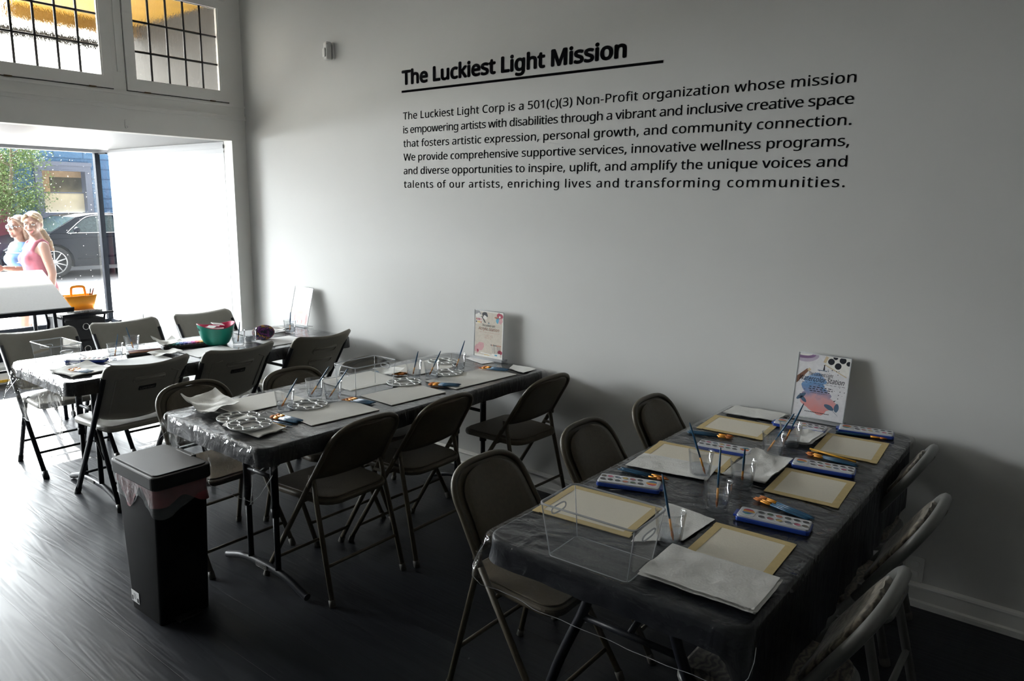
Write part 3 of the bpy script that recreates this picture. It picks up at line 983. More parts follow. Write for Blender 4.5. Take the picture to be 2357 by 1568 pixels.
# low wall and stone planter at the left edge of the street view
# ================================================================== FOLDING CHAIRS (local +x = the way the sitter faces)
SLX = 0.6214
def bx(z): return 0.22-SLX*z
BN = Vector((1, 0, SLX)).normalized()
def metal_outline(z):
    if z <= 0.655: return 0.200-0.012*max(0, (z-0.5)/0.155)
    t = min(1, (z-0.655)/0.130)
    return 0.188*(1-t**3)**(1/3)
def back_panel(zlo, zhi, inset, off, thick, bulge, nz=14, nu=24, curve=metal_outline, T=None):
    """closed thin shell that follows the back frame outline"""
    b = MB()
    h = nu//2
    rows = []
    for j in range(nz):
        t = j/(nz-1)
        tt = 1-(1-t)**1.8
        rows.append(zlo+(zhi-zlo)*tt)
    def fn(u, v):
        j = int(round(v*(nz-1)))
        z = rows[j]
        w = max(0.004, curve(z+inset*0.6 if z > 0.6 else z)-inset)
        i = int(round(u*nu)) % nu
        if i <= h-1:
            y = -w+2*w*i/(h-1); s = 1
        else:
            y = w-2*w*(i-h)/(h-1); s = -1
        e = (y/w)**2
        o_ = off+s*thick/2*(1-0.75*e**3)-bulge*(1-e)
        p = Vector((bx(z), y, z))+BN*o_
        return p
    b.grid(fn, nu, nz, 0, True, T, True)
    o = len(b.v)-nu*nz
    b.f.append(([o+i for i in reversed(range(nu))], 0, False)); b.f.append(([o+(nz-1)*nu+i for i in range(nu)], 0, False))
    return b
def seat_outline(x0, x1, w, rr, rf):
    out = []
    for (cx, cy, r, a0) in ((x1-rf, -w/2+rf, rf, -90), (x1-rf, w/2-rf, rf, 0), (x0+rr, w/2-0.015-rr, rr, 90), (x0+rr, -w/2+0.015+rr, rr, 180)):
        for k in range(7):
            a = R(a0+90*k/6)
            out.append((cx+r*math.cos(a), cy+r*math.sin(a)))
    return out
def make_metal_chair(kind='taupe', padded_seat=False):
    pad = kind == 'fabric'
    fm = M['greytube'] if pad else M['taupe']
    tr_ = 0.0165 if pad else 0.0115
    root = empty('padded_folding_chair' if pad else 'metal_folding_chair')
    for s in (-1, 1):
        g = MB().tube([(0.22, s*0.215, 0.012), (bx(0.5), s*0.200, 0.5)], tr_, 8).build('leg', fm, root)
        MB().tube([(0.223, s*0.2155, 0.0), (0.208, s*0.2148, 0.03)], tr_+0.003, 8).build('foot_cap', M['rubber'], g)
        g = MB().tube([(-0.230, s*0.205, 0.012), (-0.125, s*0.190, 0.44), (bx(0.53)+0.002, s*0.188, 0.535)], tr_*0.95, 8).build('leg', fm, root)
        MB().tube([(-0.2325, s*0.2055, 0.0), (-0.224, s*0.2045, 0.03)], tr_+0.003, 8).build('foot_cap', M['rubber'], g)
        MB().box((-0.100, s*0.187, 0.462), (0.062, 0.005, 0.014)).box((bx(0.53), s*0.197, 0.535), (0.03, 0.012, 0.035)).build('hinge_bracket', fm, root)
    path = []
    for k in range(7):
        z = 0.5+0.155*k/6
        path.append((z, metal_outline(z)))
    arc = [(0.655+0.130*math.sin(R(a))**0.667, 0.188*max(0.0, math.cos(R(a)))**0.667) for a in (3, 8, 14, 20, 27, 34, 41, 48, 55, 62, 69, 76, 82, 87)]
    half = path+arc
    pts = [(bx(z), w, z) for z, w in half]+[(bx(0.785), 0, 0.785)]+[(bx(z), -w, z) for z, w in reversed(half)]
    MB().tube(pts, tr_, 8).build('back_frame', fm, root)
    bp = back_panel(0.535, 0.778, 0.006, -0.002, 0.010, 0.014)
    bk = bp.build('backrest', M['fabric'] if pad else M['taupe'], root)
    back_panel(0.545, 0.765, 0.030, 0.012 if not pad else 0.016, 0.022 if not pad else 0.034, 0.012).build('back_pad', M['fabric'] if pad else M['vinyl'], bk)
    so = seat_outline(-0.19, 0.215, 0.40, 0.085, 0.06)
    st = MB().prism(so, 0.418, 0.446, 0.010).build('seat', fm if pad else M['taupe'], root)
    so2 = seat_outline(-0.175, 0.20, 0.375, 0.08, 0.055)
    MB().prism(so2, 0.446, 0.470 if (pad or padded_seat) else 0.452, 0.010 if (pad or padded_seat) else 0.003).build('seat_pad', M['fabric'] if pad else M['vinyl'], st)
    MB().tube([(0.22-SLX*0.10, -0.212, 0.10), (0.22-SLX*0.10, 0.212, 0.10)], tr_*0.7, 6).build('rung', fm, root)
    MB().tube([(-0.193, -0.199, 0.165), (-0.193, 0.199, 0.165)], tr_*0.7, 6).build('rung', fm, root)
    MB().tube([(bx(0.40), -0.2, 0.412), (bx(0.40), 0.2, 0.412)], tr_*0.7, 6).build('rung', fm, root)
    return root

LT_V, LT_F = text_geo('LIFETIME', 0.016, 0.078, 0.0003)
def res_outline(z):
    w = 0.232 if z > 0.745 else 0.216+0.016*max(0, min(1, (z-0.72)/0.025))
    if z > 0.80: w = 0.232-0.03*((z-0.80)/0.037)**2.2
    if z < 0.535: w = 0.216-0.03*((0.535-z)/0.035)**2
    return w
def make_resin_chair(kind='badge'):
    rm = M['resin2'] if kind == 'slots' else M['resin']
    root = empty('resin_folding_chair')
    for s in (-1, 1):
        g = MB().tube([(0.22, s*0.213, 0.012), (bx(0.44), s*0.216, 0.44), (bx(0.755), s*0.222, 0.755)], 0.0135, 8, flat=1.25).build('leg', M['darksteel'], root)
        MB().tube([(0.2275, s*0.213, 0.0), (0.202, s*0.213, 0.04)], 0.0175, 8).build('foot_cap', M['badge'], g)
        g = MB().tube([(-0.230, s*0.190, 0.012), (-0.055, s*0.185, 0.43), (0.0, s*0.185, 0.455)], 0.0125, 8, flat=1.2).build('leg', M['darksteel'], root)
        MB().tube([(-0.235, s*0.190, 0.0), (-0.219, s*0.190, 0.04)], 0.016, 8).build('foot_cap', M['badge'], g)
        MB().tube([(-0.115, s*0.199, 0.27), (bx(0.40), s*0.203, 0.40)], 0.004, 6).build('fold_link', M['darksteel'], root)
    nu, nz = 36, 22
    h = nu//2
    b = MB()
    zs = [0.50+0.337*j/(nz-1) for j in range(nz)]
    def fn(u, v):
        j = int(round(v*(nz-1))); z = zs[j]
        w = res_outline(z)
        i = int(round(u*nu)) % nu
        if i <= h-1: y = -w+2*w*i/(h-1); s = 1
        else: y = w-2*w*(i-h)/(h-1); s = -1
        e = (y/w)**2
        et = max(0, (z-0.815)/0.022)**2
        th = 0.026*(1-0.5*e**6)*(1-0.55*min(1, et))
        lip = -0.016*max(0, (z-0.78)/0.057)**2
        return Vector((bx(z), y, z))+BN*(s*th/2-0.036*(1-e)+lip)
    b.grid(fn, nu, nz, 0, True, None, True)
    o = len(b.v)-nu*nz
    b.f.append(([o+i for i in reversed(range(nu))], 0, False)); b.f.append(([o+(nz-1)*nu+i for i in range(nu)], 0, True))
    bk = b.build('backrest', rm, root)
    def rear(y, z, out):
        w = 0.225; e = (y/w)**2
        return Vector((bx(z), y, z))-BN*(0.013+0.036*(1-e)+out)
    def patch(bb, yc, zc, wd, ht, out, rr=0.012, mi=0, ring=False):
        ol = rrect(wd, ht, rr, 4, yc, zc)
        if ring:
            bb.tube([rear(p[0], p[1], 0.001) for p in ol], 0.0045, 6, mi, True)
        else:
            n = len(ol)
            vs = [rear(p[0], p[1], -0.004) for p in ol]+[rear(p[0]*0.985+yc*0.015, p[1], out) for p in ol]
            bb.add(vs, [(i, (i+1) % n, n+(i+1) % n, n+i) for i in range(n)]+[tuple(range(n, 2*n))], mi, False)
    if kind == 'badge':
        hb_ = MB(); patch(hb_, -0.0, 0.745, 0.17, 0.032, 0.004, 0.014, ring=True)
        hb_.tube([rear(-0.085, 0.752, 0.002), rear(0, 0.752, 0.002), rear(0.085, 0.752, 0.002)], 0.007, 6)
        hb_.build('handle_recess', rm, bk)
        bd = MB(); patch(bd, 0.0, 0.693, 0.095, 0.024, 0.003, 0.004)
        Mx = []
        for p in LT_V:
            Mx.append(rear(-(0.039-p.x), 0.687+p.y, 0.0042) if True else None)
        # seen from behind the reading direction runs towards -y
        Mx = [rear(0.039-p.x, 0.687+p.y, 0.0042) for p in LT_V]
        bd.add(Mx, LT_F, 1)
        bd.build('badge', [M['badge'], M['silverink']], bk)
        rb = MB()
        for s in (-1, 1): rb.tube([rear(s*0.165, 0.545, 0.0), rear(s*0.172, 0.75, 0.0), rear(s*0.12, 0.775, 0.0)], 0.004, 6)
        rb.build('rib', rm, bk)
    elif kind == 'slots':
        for zc, wd in ((0.735, 0.19), (0.655, 0.19)):
            sb = MB(); patch(sb, -0.02, zc, wd, 0.042, 0.003, 0.02, ring=True)
            sb.tube([rear(-0.11, zc+0.012, 0.001), rear(-0.02, zc+0.013, 0.001), rear(0.07, zc+0.012, 0.001)], 0.008, 6)
            sb.build('grip_slot', rm, bk)
    # seat: dished slab
    sb = MB()
    so = seat_outline(-0.175, 0.225, 0.415, 0.06, 0.05)
    sb.prism(so, 0.425, 0.462, 0.013, sm=False)
    sb.build('seat', rm, root)
    MB().tube([(0.22-SLX*0.14, -0.213, 0.14), (0.22-SLX*0.14, 0.213, 0.14)], 0.008, 6).build('rung', M['darksteel'], root)
    MB().tube([(-0.175, -0.190, 0.145), (-0.175, 0.190, 0.145)], 0.008, 6).build('rung', M['darksteel'], root)
    return root

G_FAR = 'chairs around the far table'
G_MID = 'chairs around the middle table'
G_NEAR = 'chairs around the near table'
proto = make_resin_chair('plain')
W_LBL = ['almond resin folding chair facing the room, behind the clear bin on the far table',
         'almond resin folding chair facing the room, middle of the window side',
         'almond resin folding chair facing the room behind the teal bowl']
for i, (x, y, rz) in enumerate([(0.335, -1.605, 0.02), (0.335, -1.065, -0.02), (0.345, -0.475, 0.02)]):
    o = proto if i == 0 else dup(proto)
    o.location = (x, y, 0); o.rotation_euler.z = rz
    tag(o, W_LBL[i], 'chair', G_FAR)
bproto = make_resin_chair('badge')
for i, (x, y, rz, lb) in enumerate([(1.155, -1.565, PI+0.03, 'almond resin folding chair with black back badge, leftmost at the far table'),
                                     (1.165, -1.025, PI+0.02, 'almond resin folding chair with black back badge, in front of the teal bowl')]):
    o = bproto if i == 0 else dup(bproto)
    o.location = (x, y, 0); o.rotation_euler.z = rz
    tag(o, lb, 'chair', G_FAR)
o = make_resin_chair('slots')
o.location = (1.175, -0.435, 0); o.rotation_euler.z = PI+0.04
tag(o, 'tan resin folding chair with two grip slots in its back, by the wall', 'chair', G_FAR)

mproto = make_metal_chair('taupe')
spots = [
    (2.81, -1.415, PI+0.02, 'taupe metal folding chair, back to us, nearest the waste bin at the middle table', G_MID),
    (2.83, -0.945, PI+0.02, 'taupe metal folding chair, back to us, second from the waste bin', G_MID),
    (2.945, -0.275, PI-0.03, 'taupe metal folding chair pulled out by the long wall at the middle table', G_MID),
    (2.215, -1.60, 0.02, 'taupe metal folding chair behind the crumpled paper towel on the middle table', G_MID),
    (2.32, -1.10, 0.0, 'taupe metal folding chair whose back shows behind the front pair of middle table tumblers', G_MID),
    (2.39, -0.665, 0.0, 'taupe metal folding chair seen through the clear bin on the middle table', G_MID),
    (4.005, -1.475, 0.0, 'taupe metal folding chair with padded back in front, left side of the near table', G_NEAR),
    (4.045, -0.885, 0.0, 'taupe metal folding chair, middle one on the left side of the near table', G_NEAR),
    (4.06, -0.335, 0.0, 'taupe metal folding chair on the left side of the near table, closest to the wall', G_NEAR),
]
for i, (x, y, rz, lb, g) in enumerate(spots):
    o = mproto if i == 0 else dup(mproto)
    o.location = (x, y, 0); o.rotation_euler.z = rz
    tag(o, lb, 'chair', g)
fproto = make_metal_chair('fabric')
for i, (x, y, lb) in enumerate([(4.835, -1.515, 'light grey tube padded chair in the bottom right corner, nearest to us'),
                                 (4.835, -0.885, 'light grey tube padded chair, middle of the right side of the near table'),
                                 (4.715, -0.345, 'light grey tube padded chair closest to the wall, right of the near table')]):
    o = fproto if i == 0 else dup(fproto)
    o.location = (x, y, 0); o.rotation_euler.z = PI
    tag(o, lb, 'chair', G_NEAR)

# ================================================================== TABLES, CLOTHS, CLEAR COVERS
TZ = 0.745
def make_table(style, w=0.745, l=1.82):
    t = empty('folding_table')
    MB().prism(rrect(w, l, 0.05, 6), TZ-0.045, TZ, 0.008).build('tabletop', M['tabletop'], t)
    for e in (-1, 1):
        yl = e*(l/2-0.22)
        if style == 'straight':
            for s in (-1, 1):
                g = MB().tube([(s*0.105, yl, TZ-0.045), (s*0.105, yl, 0.34)], 0.0175, 10).tube([(s*0.105, yl, 0.36), (s*0.105, yl, 0.055)], 0.0135, 10).tube([(s*0.105, yl, 0.325), (s*0.105, yl, 0.365)], 0.0205, 10).build('leg', M['darksteel'], t)
            fp = smoothpath([(-0.31, yl, 0.017), (-0.29, yl, 0.022), (-0.16, yl, 0.058), (0, yl, 0.066), (0.16, yl, 0.058), (0.29, yl, 0.022), (0.31, yl, 0.017)], 5)
            f = MB().tube(fp, 0.017, 8, flat=1.0)
            fb = f.build('foot_bar', M['darksteel'], t)
            if e == -1:
                bd = MB()
                ol = rrect(0.085, 0.021, 0.006, 3)
                TT = Matrix.Translation((0.0, yl-0.0175, 0.066)) @ Matrix.Rotation(R(90), 4, 'X')
                bd.prism(ol, 0, 0.002, 0, 0, T=TT)
                bd.tube([TT @ Vector((p[0], p[1], 0.002)) for p in ol], 0.0008, 4, 1, True)
                bd.add([TT @ Vector((p.x-0.036, p.y*0.85-0.005, 0.0028)) for p in LT_V], LT_F, 1)
                bd.build('badge', [M['badge'], M['silverink']], fb)
            MB().tube([(0.0, yl, 0.50), (0.0, e*(l/2-0.75), TZ-0.05)], 0.010, 8).tube([(-0.105, yl, 0.50), (0.105, yl, 0.50)], 0.010, 8).build('brace', M['darksteel'], t)
        else:
            for s in (-1, 1):
                pth = smoothpath([(s*0.13, e*(l/2-0.17), TZ-0.045), (s*0.13, e*(l/2-0.17), 0.60), (s*0.15, e*(l/2-0.17), 0.52), (s*0.24, e*(l/2-0.17), 0.30), (s*0.33, e*(l/2-0.17), 0.0)], 6)
                MB().tube(pth, 0.016, 10).build('leg', M['darksteel'], t)
            MB().tube([(-0.16, e*(l/2-0.17), 0.50), (0.16, e*(l/2-0.17), 0.50)], 0.010, 8).tube([(0.0, e*(l/2-0.17), 0.50), (0.0, e*(l/2-0.70), TZ-0.05)], 0.010, 8).build('brace', M['darksteel'], t)
    return t
def perim(w, l, r, step=0.03):
    """points and outward normals around a rounded rectangle"""
    raw = rrect(w, l, r, 6)
    out = []
    n = len(raw)
    for i in range(n):
        a = Vector(raw[i]); b = Vector(raw[(i+1) % n])
        k = max(1, int((b-a).length/step))
        for q in range(k): out.append(a+(b-a)*q/k)
    m = len(out)
    res = []
    for i in range(m):
        d = out[(i+1) % m]-out[i-1]
        res.append((out[i], Vector((d.y, -d.x)).normalized()))
    return res
def make_cloth(w, l, z, drop, mtl, rip=0.004, hem=0.006, seed=0):
    b = MB()
    pr = perim(w, l, 0.055)
    n = len(pr)
    rings = []
    for (off, dz) in ((-0.010, 0.0), (-0.003, -0.002), (0.0, -0.009)):
        rings.append([(p.x+q.x*off, p.y+q.y*off, z+dz) for p, q in pr])
    K = 6
    for k in range(1, K+1):
        t = k/K
        ring = []
        s = 0
        for i, (p, q) in enumerate(pr):
            d = drop(p, q)
            a = noise.noise((p.x*14+seed, p.y*14, t*1.2))*rip*t*(d/0.08)**0.5 + hem*t
            ring.append((p.x+q.x*a, p.y+q.y*a, z-0.009-(d-0.009)*t+noise.noise((p.x*9, p.y*9+seed, 3))*0.004*t))
        rings.append(ring)
    vs = [v for r_ in rings for v in r_]
    fs = []
    for k in range(len(rings)-1):
        for i in range(n):
            j = (i+1) % n
            fs.append((k*n+i, (k+1)*n+i, (k+1)*n+j, k*n+j))
    b.add(vs, fs, 0, True)
    b.f.append((list(range(n)), 0, False))
    return b
def make_cover(w, l, z, drop, amp, seed=0):
    """clear sheet lying on the table with folds hanging over the edges"""
    b = MB()
    pr = perim(w+0.012, l+0.012, 0.05, 0.022)
    n = len(pr)
    rings = [[(p.x-q.x*0.004, p.y-q.y*0.004, z) for p, q in pr]]
    K = 9
    for k in range(1, K+1):
        t = k/K
        ring = []
        for i, (p, q) in enumerate(pr):
            d = drop(p, q)
            corner = (abs(q.x)*abs(q.y)*2)
            f = amp(p, q)*(noise.noise((p.x*11+seed, p.y*11, 0.3*t+seed))*1.3+0.35)
            a = 0.004+t*(f*min(1, d/0.15)+corner*0.07*min(1, d/0.2))
            ring.append((p.x+q.x*a, p.y+q.y*a, z-d*t*(1-0.06*corner)+noise.noise((p.x*5, p.y*5, seed))*0.010*t*min(1, d/0.15)))
        rings.append(ring)
    vs = [v for r_ in rings for v in r_]
    fs = []
    for k in range(len(rings)-1):
        for i in range(n):
            j = (i+1) % n
            fs.append((k*n+i, (k+1)*n+i, (k+1)*n+j, k*n+j))
    b.add(vs, fs, 1, True)
    b.f.append((list(range(n)), 0, False))
    b.hem = [Vector(p) for p, (a_, q) in zip(rings[-1], pr) if q.y < -0.25]
    b.creases = [[Vector(r_[i]) for r_ in rings[1:]] for i, (p, q) in enumerate(pr) if q.y < -0.25 and (abs(abs(q.x)-0.6) < 0.10)]
    return b
def sorted_hem(h):
    return sorted(h, key=lambda p: math.atan2(p.y, p.x))
tabs = [('far', 0.995, -1.02, 'straight'), ('middle', 2.615, -0.965, 'straight'), ('near', 4.487, -0.955, 'bent')]
t1 = make_table('straight')
t1.location = (0.985, -1.02, 0)
tag(t1, 'folding table nearest the shop window, set for drawing', 'table', 'covered folding tables')
t2 = dup(t1, (2.615, -0.965, 0))
tag(t2, 'folding table in the middle of the row, with grey canvases laid out on it', 'table', 'covered folding tables')
t3 = make_table('bent', 0.755, 1.84)
t3.location = (4.487, -0.955, 0)
tag(t3, 'folding table with bent tube legs closest to us at the lower right', 'table', 'covered folding tables')
CZ = TZ+0.003
def dr1(p, q): return 0.075
def dr3(p, q): return 0.075+0.22*max(0, q.x)**2*(1 if q.x > 0 else 0)
o = make_cloth(0.757, 1.832, CZ, dr1, None, seed=1).build('tablecloth', M['cloth'], loc=(0.985, -1.02, 0)); tag(o, 'black plastic cloth fitted over the far table', 'tablecloth', 'black tablecloths')
o = make_cloth(0.757, 1.832, CZ, dr1, None, seed=5).build('tablecloth', M['cloth'], loc=(2.615, -0.965, 0)); tag(o, 'black plastic cloth fitted over the middle table', 'tablecloth', 'black tablecloths')
o = make_cloth(0.767, 1.852, CZ, dr3, None, rip=0.008, seed=9).build('tablecloth', M['cloth3'], loc=(4.487, -0.955, 0)); tag(o, 'charcoal plastic cloth over the near watercolor table', 'tablecloth', 'black tablecloths')
VZ = CZ+0.0022
def dv(near, side):
    def f(p, q):
        d = side
        d += (near-side)*max(0, -q.y)**1.5
        return max(0.02, d)
    return f
def am(near, side):
    return lambda p, q: side+(near-side)*max(0, -q.y)
cv = make_cover(0.762, 1.837, VZ, dv(0.30, 0.085), am(0.022, 0.006), 2)
o = cv.build('clear_table_cover', [M['cover'], M['drape']], loc=(0.985, -1.02, 0)); tag(o, 'clear plastic sheet over the far table with folds hanging at its end', 'cover', 'clear plastic sheets')
MB().tube(sorted_hem(cv.hem), 0.0009, 5).build('hem', M['rim'], o)
for c_ in cv.creases: MB().tube(c_, 0.0007, 4).build('crease', M['rim'], o)
cv = make_cover(0.762, 1.837, VZ, dv(0.22, 0.085), am(0.022, 0.006), 7)
o = cv.build('clear_table_cover', [M['cover'], M['drape']], loc=(2.615, -0.965, 0)); tag(o, 'clear plastic sheet over the middle table, crinkled at the end by the waste bin', 'cover', 'clear plastic sheets')
MB().tube(sorted_hem(cv.hem), 0.0009, 5).build('hem', M['rim'], o)
for c_ in cv.creases: MB().tube(c_, 0.0007, 4).build('crease', M['rim'], o)
cv = make_cover(0.772, 1.857, VZ, dv(0.15, 0.03), am(0.010, 0.003), 13)
o = cv.build('clear_table_cover', [M['drape'], M['drape']], loc=(4.487, -0.955, 0)); tag(o, 'clear plastic sheet over the near watercolor table', 'cover', 'clear plastic sheets')
MB().tube(sorted_hem(cv.hem), 0.0009, 5).build('hem', M['rim'], o)
for c_ in cv.creases: MB().tube(c_, 0.0007, 4).build('crease', M['rim'], o)
# ================================================================== THINGS ON THE TABLES
OZ = VZ+0.0015
def quad_axes(c):
    """least-squares rectangle through four corner points (in order)"""
    P = [Vector((p[0], p[1])) for p in c]
    m = sum(P, Vector((0, 0)))/4
    u = ((P[1]-P[0])+(P[2]-P[3]))/2; v = ((P[3]-P[0])+(P[2]-P[1]))/2
    return m, u.length, v.length, math.atan2(u.y, u.x)
# ---- brushes
BL = 0.185
hm = MB().tube([(-BL/2, 0, 0), (-BL/2+0.01, 0, 0), (-BL/2+0.07, 0, 0), (0.035, 0, 0)], [0.0016, 0.0026, 0.0040, 0.0028], 8).mesh('brush_handle', [M['bluehandle']])
fmh = MB().tube([(0.033, 0, 0), (0.05, 0, 0), (0.068, 0, 0)], [0.0031, 0.0036, 0.0034], 8).mesh('brush_ferrule', [M['ferrule']])
bmh = MB().tube([(0.066, 0, 0), (0.078, 0, 0), (BL/2, 0, 0)], [0.0034, 0.0044, 0.0012], 8).mesh('brush_bristles', [M['bristle']])
pm1 = MB().tube([(-BL/2, 0, 0), (BL/2-0.022, 0, 0)], 0.0036, 6).mesh('pencil_shaft', [M['pencil']])
pm2 = MB().tube([(BL/2-0.022, 0, 0), (BL/2, 0, 0)], [0.0035, 0.0004], 6).mesh('pencil_tip', [M['graphite']])
def stick(name, meshes, a, b, label, cat, group=None):
    a = Vector(a); b = Vector(b)
    o = bpy.data.objects.new(name, None); C.objects.link(o)
    o.empty_display_size = 0.02
    d = b-a
    o.rotation_mode = 'QUATERNION'
    o.rotation_quaternion = d.to_track_quat('X', 'Z')
    o.location = (a+b)/2
    for nm, me in meshes:
        c = bpy.data.objects.new(nm, me); C.objects.link(c); c.parent = o
        c.scale.x = 1.0
    o.scale = (d.length/BL, 1, 1)
    tag(o, label, cat, group)
    return o
BR = [('handle', hm), ('ferrule', fmh), ('bristles', bmh)]
PE = [('shaft', pm1), ('tip', pm2)]
def bundle(h, b, n, label, group, sp=0.0095, fan=0.006, z=None, lift=0.0):
    h = Vector((h[0], h[1], (OZ if z is None else z)+0.0046)); b = Vector((b[0], b[1], (OZ if z is None else z)+0.0046))
    d = (b-h); d.z = 0
    h = b-d.normalized()*max(0.16, min(0.20, d.length))
    nrm = Vector((-d.y, d.x, 0)).normalized()
    for i in range(n):
        k = i-(n-1)/2
        sh = d.normalized()*random.uniform(-0.008, 0.008)
        stick('paintbrush', BR, h+nrm*k*sp+sh, b+nrm*k*(sp+fan*random.uniform(0.2, 0.6))+sh, label, 'paintbrush', group)
# ---- tumblers of water
def tumbler_mesh():
    b = MB()
    def outer(u, v):
        prof = [(0.0325, 0.0), (0.0335, 0.004), (0.0350, 0.022), (0.0385, 0.055), (0.0420, 0.084), (0.0440, 0.094)]
        t = v*(len(prof)-1); i = min(int(t), len(prof)-2); f = t-i
        r = prof[i][0]*(1-f)+prof[i+1][0]*f; z = prof[i][1]*(1-f)+prof[i+1][1]*f
        if 0.02 < z < 0.088: r += 0.0009*math.cos(2*PI*u*20)
        return (r*math.cos(2*PI*u), r*math.sin(2*PI*u), z)
    b.grid(outer, 60, 16, 0, True, None, True)
    b.lathe([(0.0440, 0.094), (0.0422, 0.0935), (0.0400, 0.084), (0.0315, 0.010), (0.0, 0.0085)], 40)
    b.disc((0, 0, 0.0005), 0.0325, n=40)
    return b
gm = tumbler_mesh().mesh('tumbler', [M['tumbler']])
wmh = MB().lathe([(0.0, 0.0095), (0.0305, 0.0115), (0.0345, 0.042), (0.0, 0.042)], 32).mesh('water', [M['water']])
def tumbler(loc, label, group):
    o = empty('water_tumbler', (loc[0], loc[1], OZ), random.random()*6)
    tag(o, label, 'glass', group)
    for nm, me in (('cup', gm), ('water', wmh)):
        c = bpy.data.objects.new(nm, me); C.objects.link(c); c.parent = o
    return o
def glass_brush(g, top, label, group):
    """brush standing in a tumbler: bristles on the bottom, handle leaning on the rim towards the top point"""
    t = Vector((top[0], top[1], top[2])); g = Vector((g[0], g[1], OZ))
    d = Vector((t.x-g.x, t.y-g.y))
    L = min(0.12, max(0.02, d.length))
    dn = d.normalized() if d.length > 1e-4 else Vector((1, 0))
    r0 = -0.022
    bot = Vector((g.x+dn.x*r0, g.y+dn.y*r0, OZ+0.0135))
    rim = Vector((g.x+dn.x*0.0375, g.y+dn.y*0.0375, OZ+0.094))
    lean = min(1.0, (L+0.022)/0.095)
    end = bot+(Vector((bot.x+dn.x*0.0595*1.0, bot.y+dn.y*0.0595*1.0, OZ+0.094+0.0))-bot).normalized()*0.185
    if L < 0.055:
        up = Vector((bot.x+dn.x*(L+0.022)*0.6, bot.y+dn.y*(L+0.022)*0.6, OZ+0.10))
        end = bot+(up-bot).normalized()*0.185
    stick('paintbrush', BR, end, bot, label, 'paintbrush', group)
# ---- flat sheets
def sheet(name, quad, mtl, th, z=None):
    m, w, d, a = quad_axes(quad)
    o = empty(name, (m.x, m.y, OZ if z is None else z), a)
    return o, w, d
def taped_paper(quad, label):
    o, w, d = sheet('taped_paper', quad, None, 0)
    tag(o, label, 'paper', 'taped watercolor papers')
    MB().prism(rrect(w-0.012, d-0.012, 0.001, 1), 0, 0.0016).build('paper', M['paper'], o)
    for s in (-1, 1):
        for (cx, cy, ww, dd) in ((s*(w/2-0.011), random.uniform(-.003, .003), 0.024, d+random.uniform(-.002, .012)), (random.uniform(-.004, .004), s*(d/2-0.011), w+random.uniform(-.002, .012), 0.024)):
            MB().prism([(cx-ww/2, cy-dd/2), (cx+ww/2, cy-dd/2), (cx+ww/2, cy+dd/2), (cx-ww/2, cy+dd/2)], 0.0006 if ww < dd else 0.0004, 0.0022 if ww < dd else 0.0025).build('masking_tape', M['tape'], o, label='cream masking tape strip')
    return o
def canvas(quad, label, mtl='canvas', name='canvas_sheet', cat='canvas', group='grey canvases on the middle table', th=0.0035, shrink=1.0):
    o, w, d = sheet(name, quad, None, 0)
    b = MB().prism(rrect(w*shrink, d*shrink, 0.002, 2), 0, th, 0.0008)
    me = b.mesh(name, [M[mtl]])
    loc, rz = o.location.copy(), o.rotation_euler.z
    bpy.data.objects.remove(o)
    o = bpy.data.objects.new(name, me); C.objects.link(o)
    o.location = loc; o.rotation_euler.z = rz
    tag(o, label, cat, group)
    return o
def towel(quad, label, group, layers=2, lift=0.010, seed=0, z=None, corner_up=(0, 0, 0, 0), name='paper_towel', mtl='towel'):
    m = sum((Vector((p[0], p[1])) for p in quad), Vector((0, 0)))/4
    P = [Vector((p[0], p[1]))-m for p in quad]
    b = MB()
    for L in range(layers):
        off = Vector((random.uniform(-.006, .006), random.uniform(-.006, .006))) if L else Vector((0, 0))
        def fn(u, v):
            p = P[0]*(1-u)*(1-v)+P[1]*u*(1-v)+P[2]*u*v+P[3]*(1-u)*v+off
            cu = corner_up[0]*(1-u)**3*(1-v)**3+corner_up[1]*u**3*(1-v)**3+corner_up[2]*u**3*v**3+corner_up[3]*(1-u)**3*v**3
            n_ = noise.noise((p.x*16+seed, p.y*16+seed*2, 0.4))*0.5+0.5
            n2 = noise.noise((p.x*45, p.y*45+seed, 1.4))*0.0012
            return (p.x, p.y, 0.0015+0.0032*L+lift*n_*(0.4+0.6*max(abs(u-.5), abs(v-.5))*2)+n2+cu)
        b.grid(fn, 26, 26)
        def fn2(u, v):
            x = fn(u, v); return (x[0], x[1], x[2]-0.0011)
        b.grid(lambda u, v: fn2(1-u, v), 26, 26)
    o = b.build(name, M[mtl], loc=(m.x, m.y, OZ if z is None else z))
    tag(o, label, 'paper towel', group)
    return o
# ---- watercolor sets
PANS = [(0.10, 0.10, 0.11), (0.14, 0.20, 0.14), (0.55, 0.20, 0.14), (0.10, 0.11, 0.11), (0.09, 0.10, 0.10), (0.10, 0.10, 0.10), (0.11, 0.11, 0.12), (0.42, 0.14, 0.15), (0.50, 0.38, 0.14), (0.20, 0.24, 0.30), (0.50, 0.12, 0.20), (0.16, 0.14, 0.12)]
PM = [mat('watercolor cake %d' % i, c, 0.7, var=0.1, scale=120) for i, c in enumerate(PANS)]
rb_m, rt, rp_ = new_mat('rainbow emblem print')
tcx = rt.nodes.new('ShaderNodeTexCoord'); sxx = rt.nodes.new('ShaderNodeSeparateXYZ'); rrp = rt.nodes.new('ShaderNodeValToRGB')
mrx = rt.nodes.new('ShaderNodeMapRange'); mrx.inputs['From Min'].default_value = -0.022; mrx.inputs['From Max'].default_value = 0.022
rt.links.new(tcx.outputs['Object'], sxx.inputs[0]); rt.links.new(sxx.outputs['Y'], mrx.inputs['Value']); rt.links.new(mrx.outputs[0], rrp.inputs['Fac'])
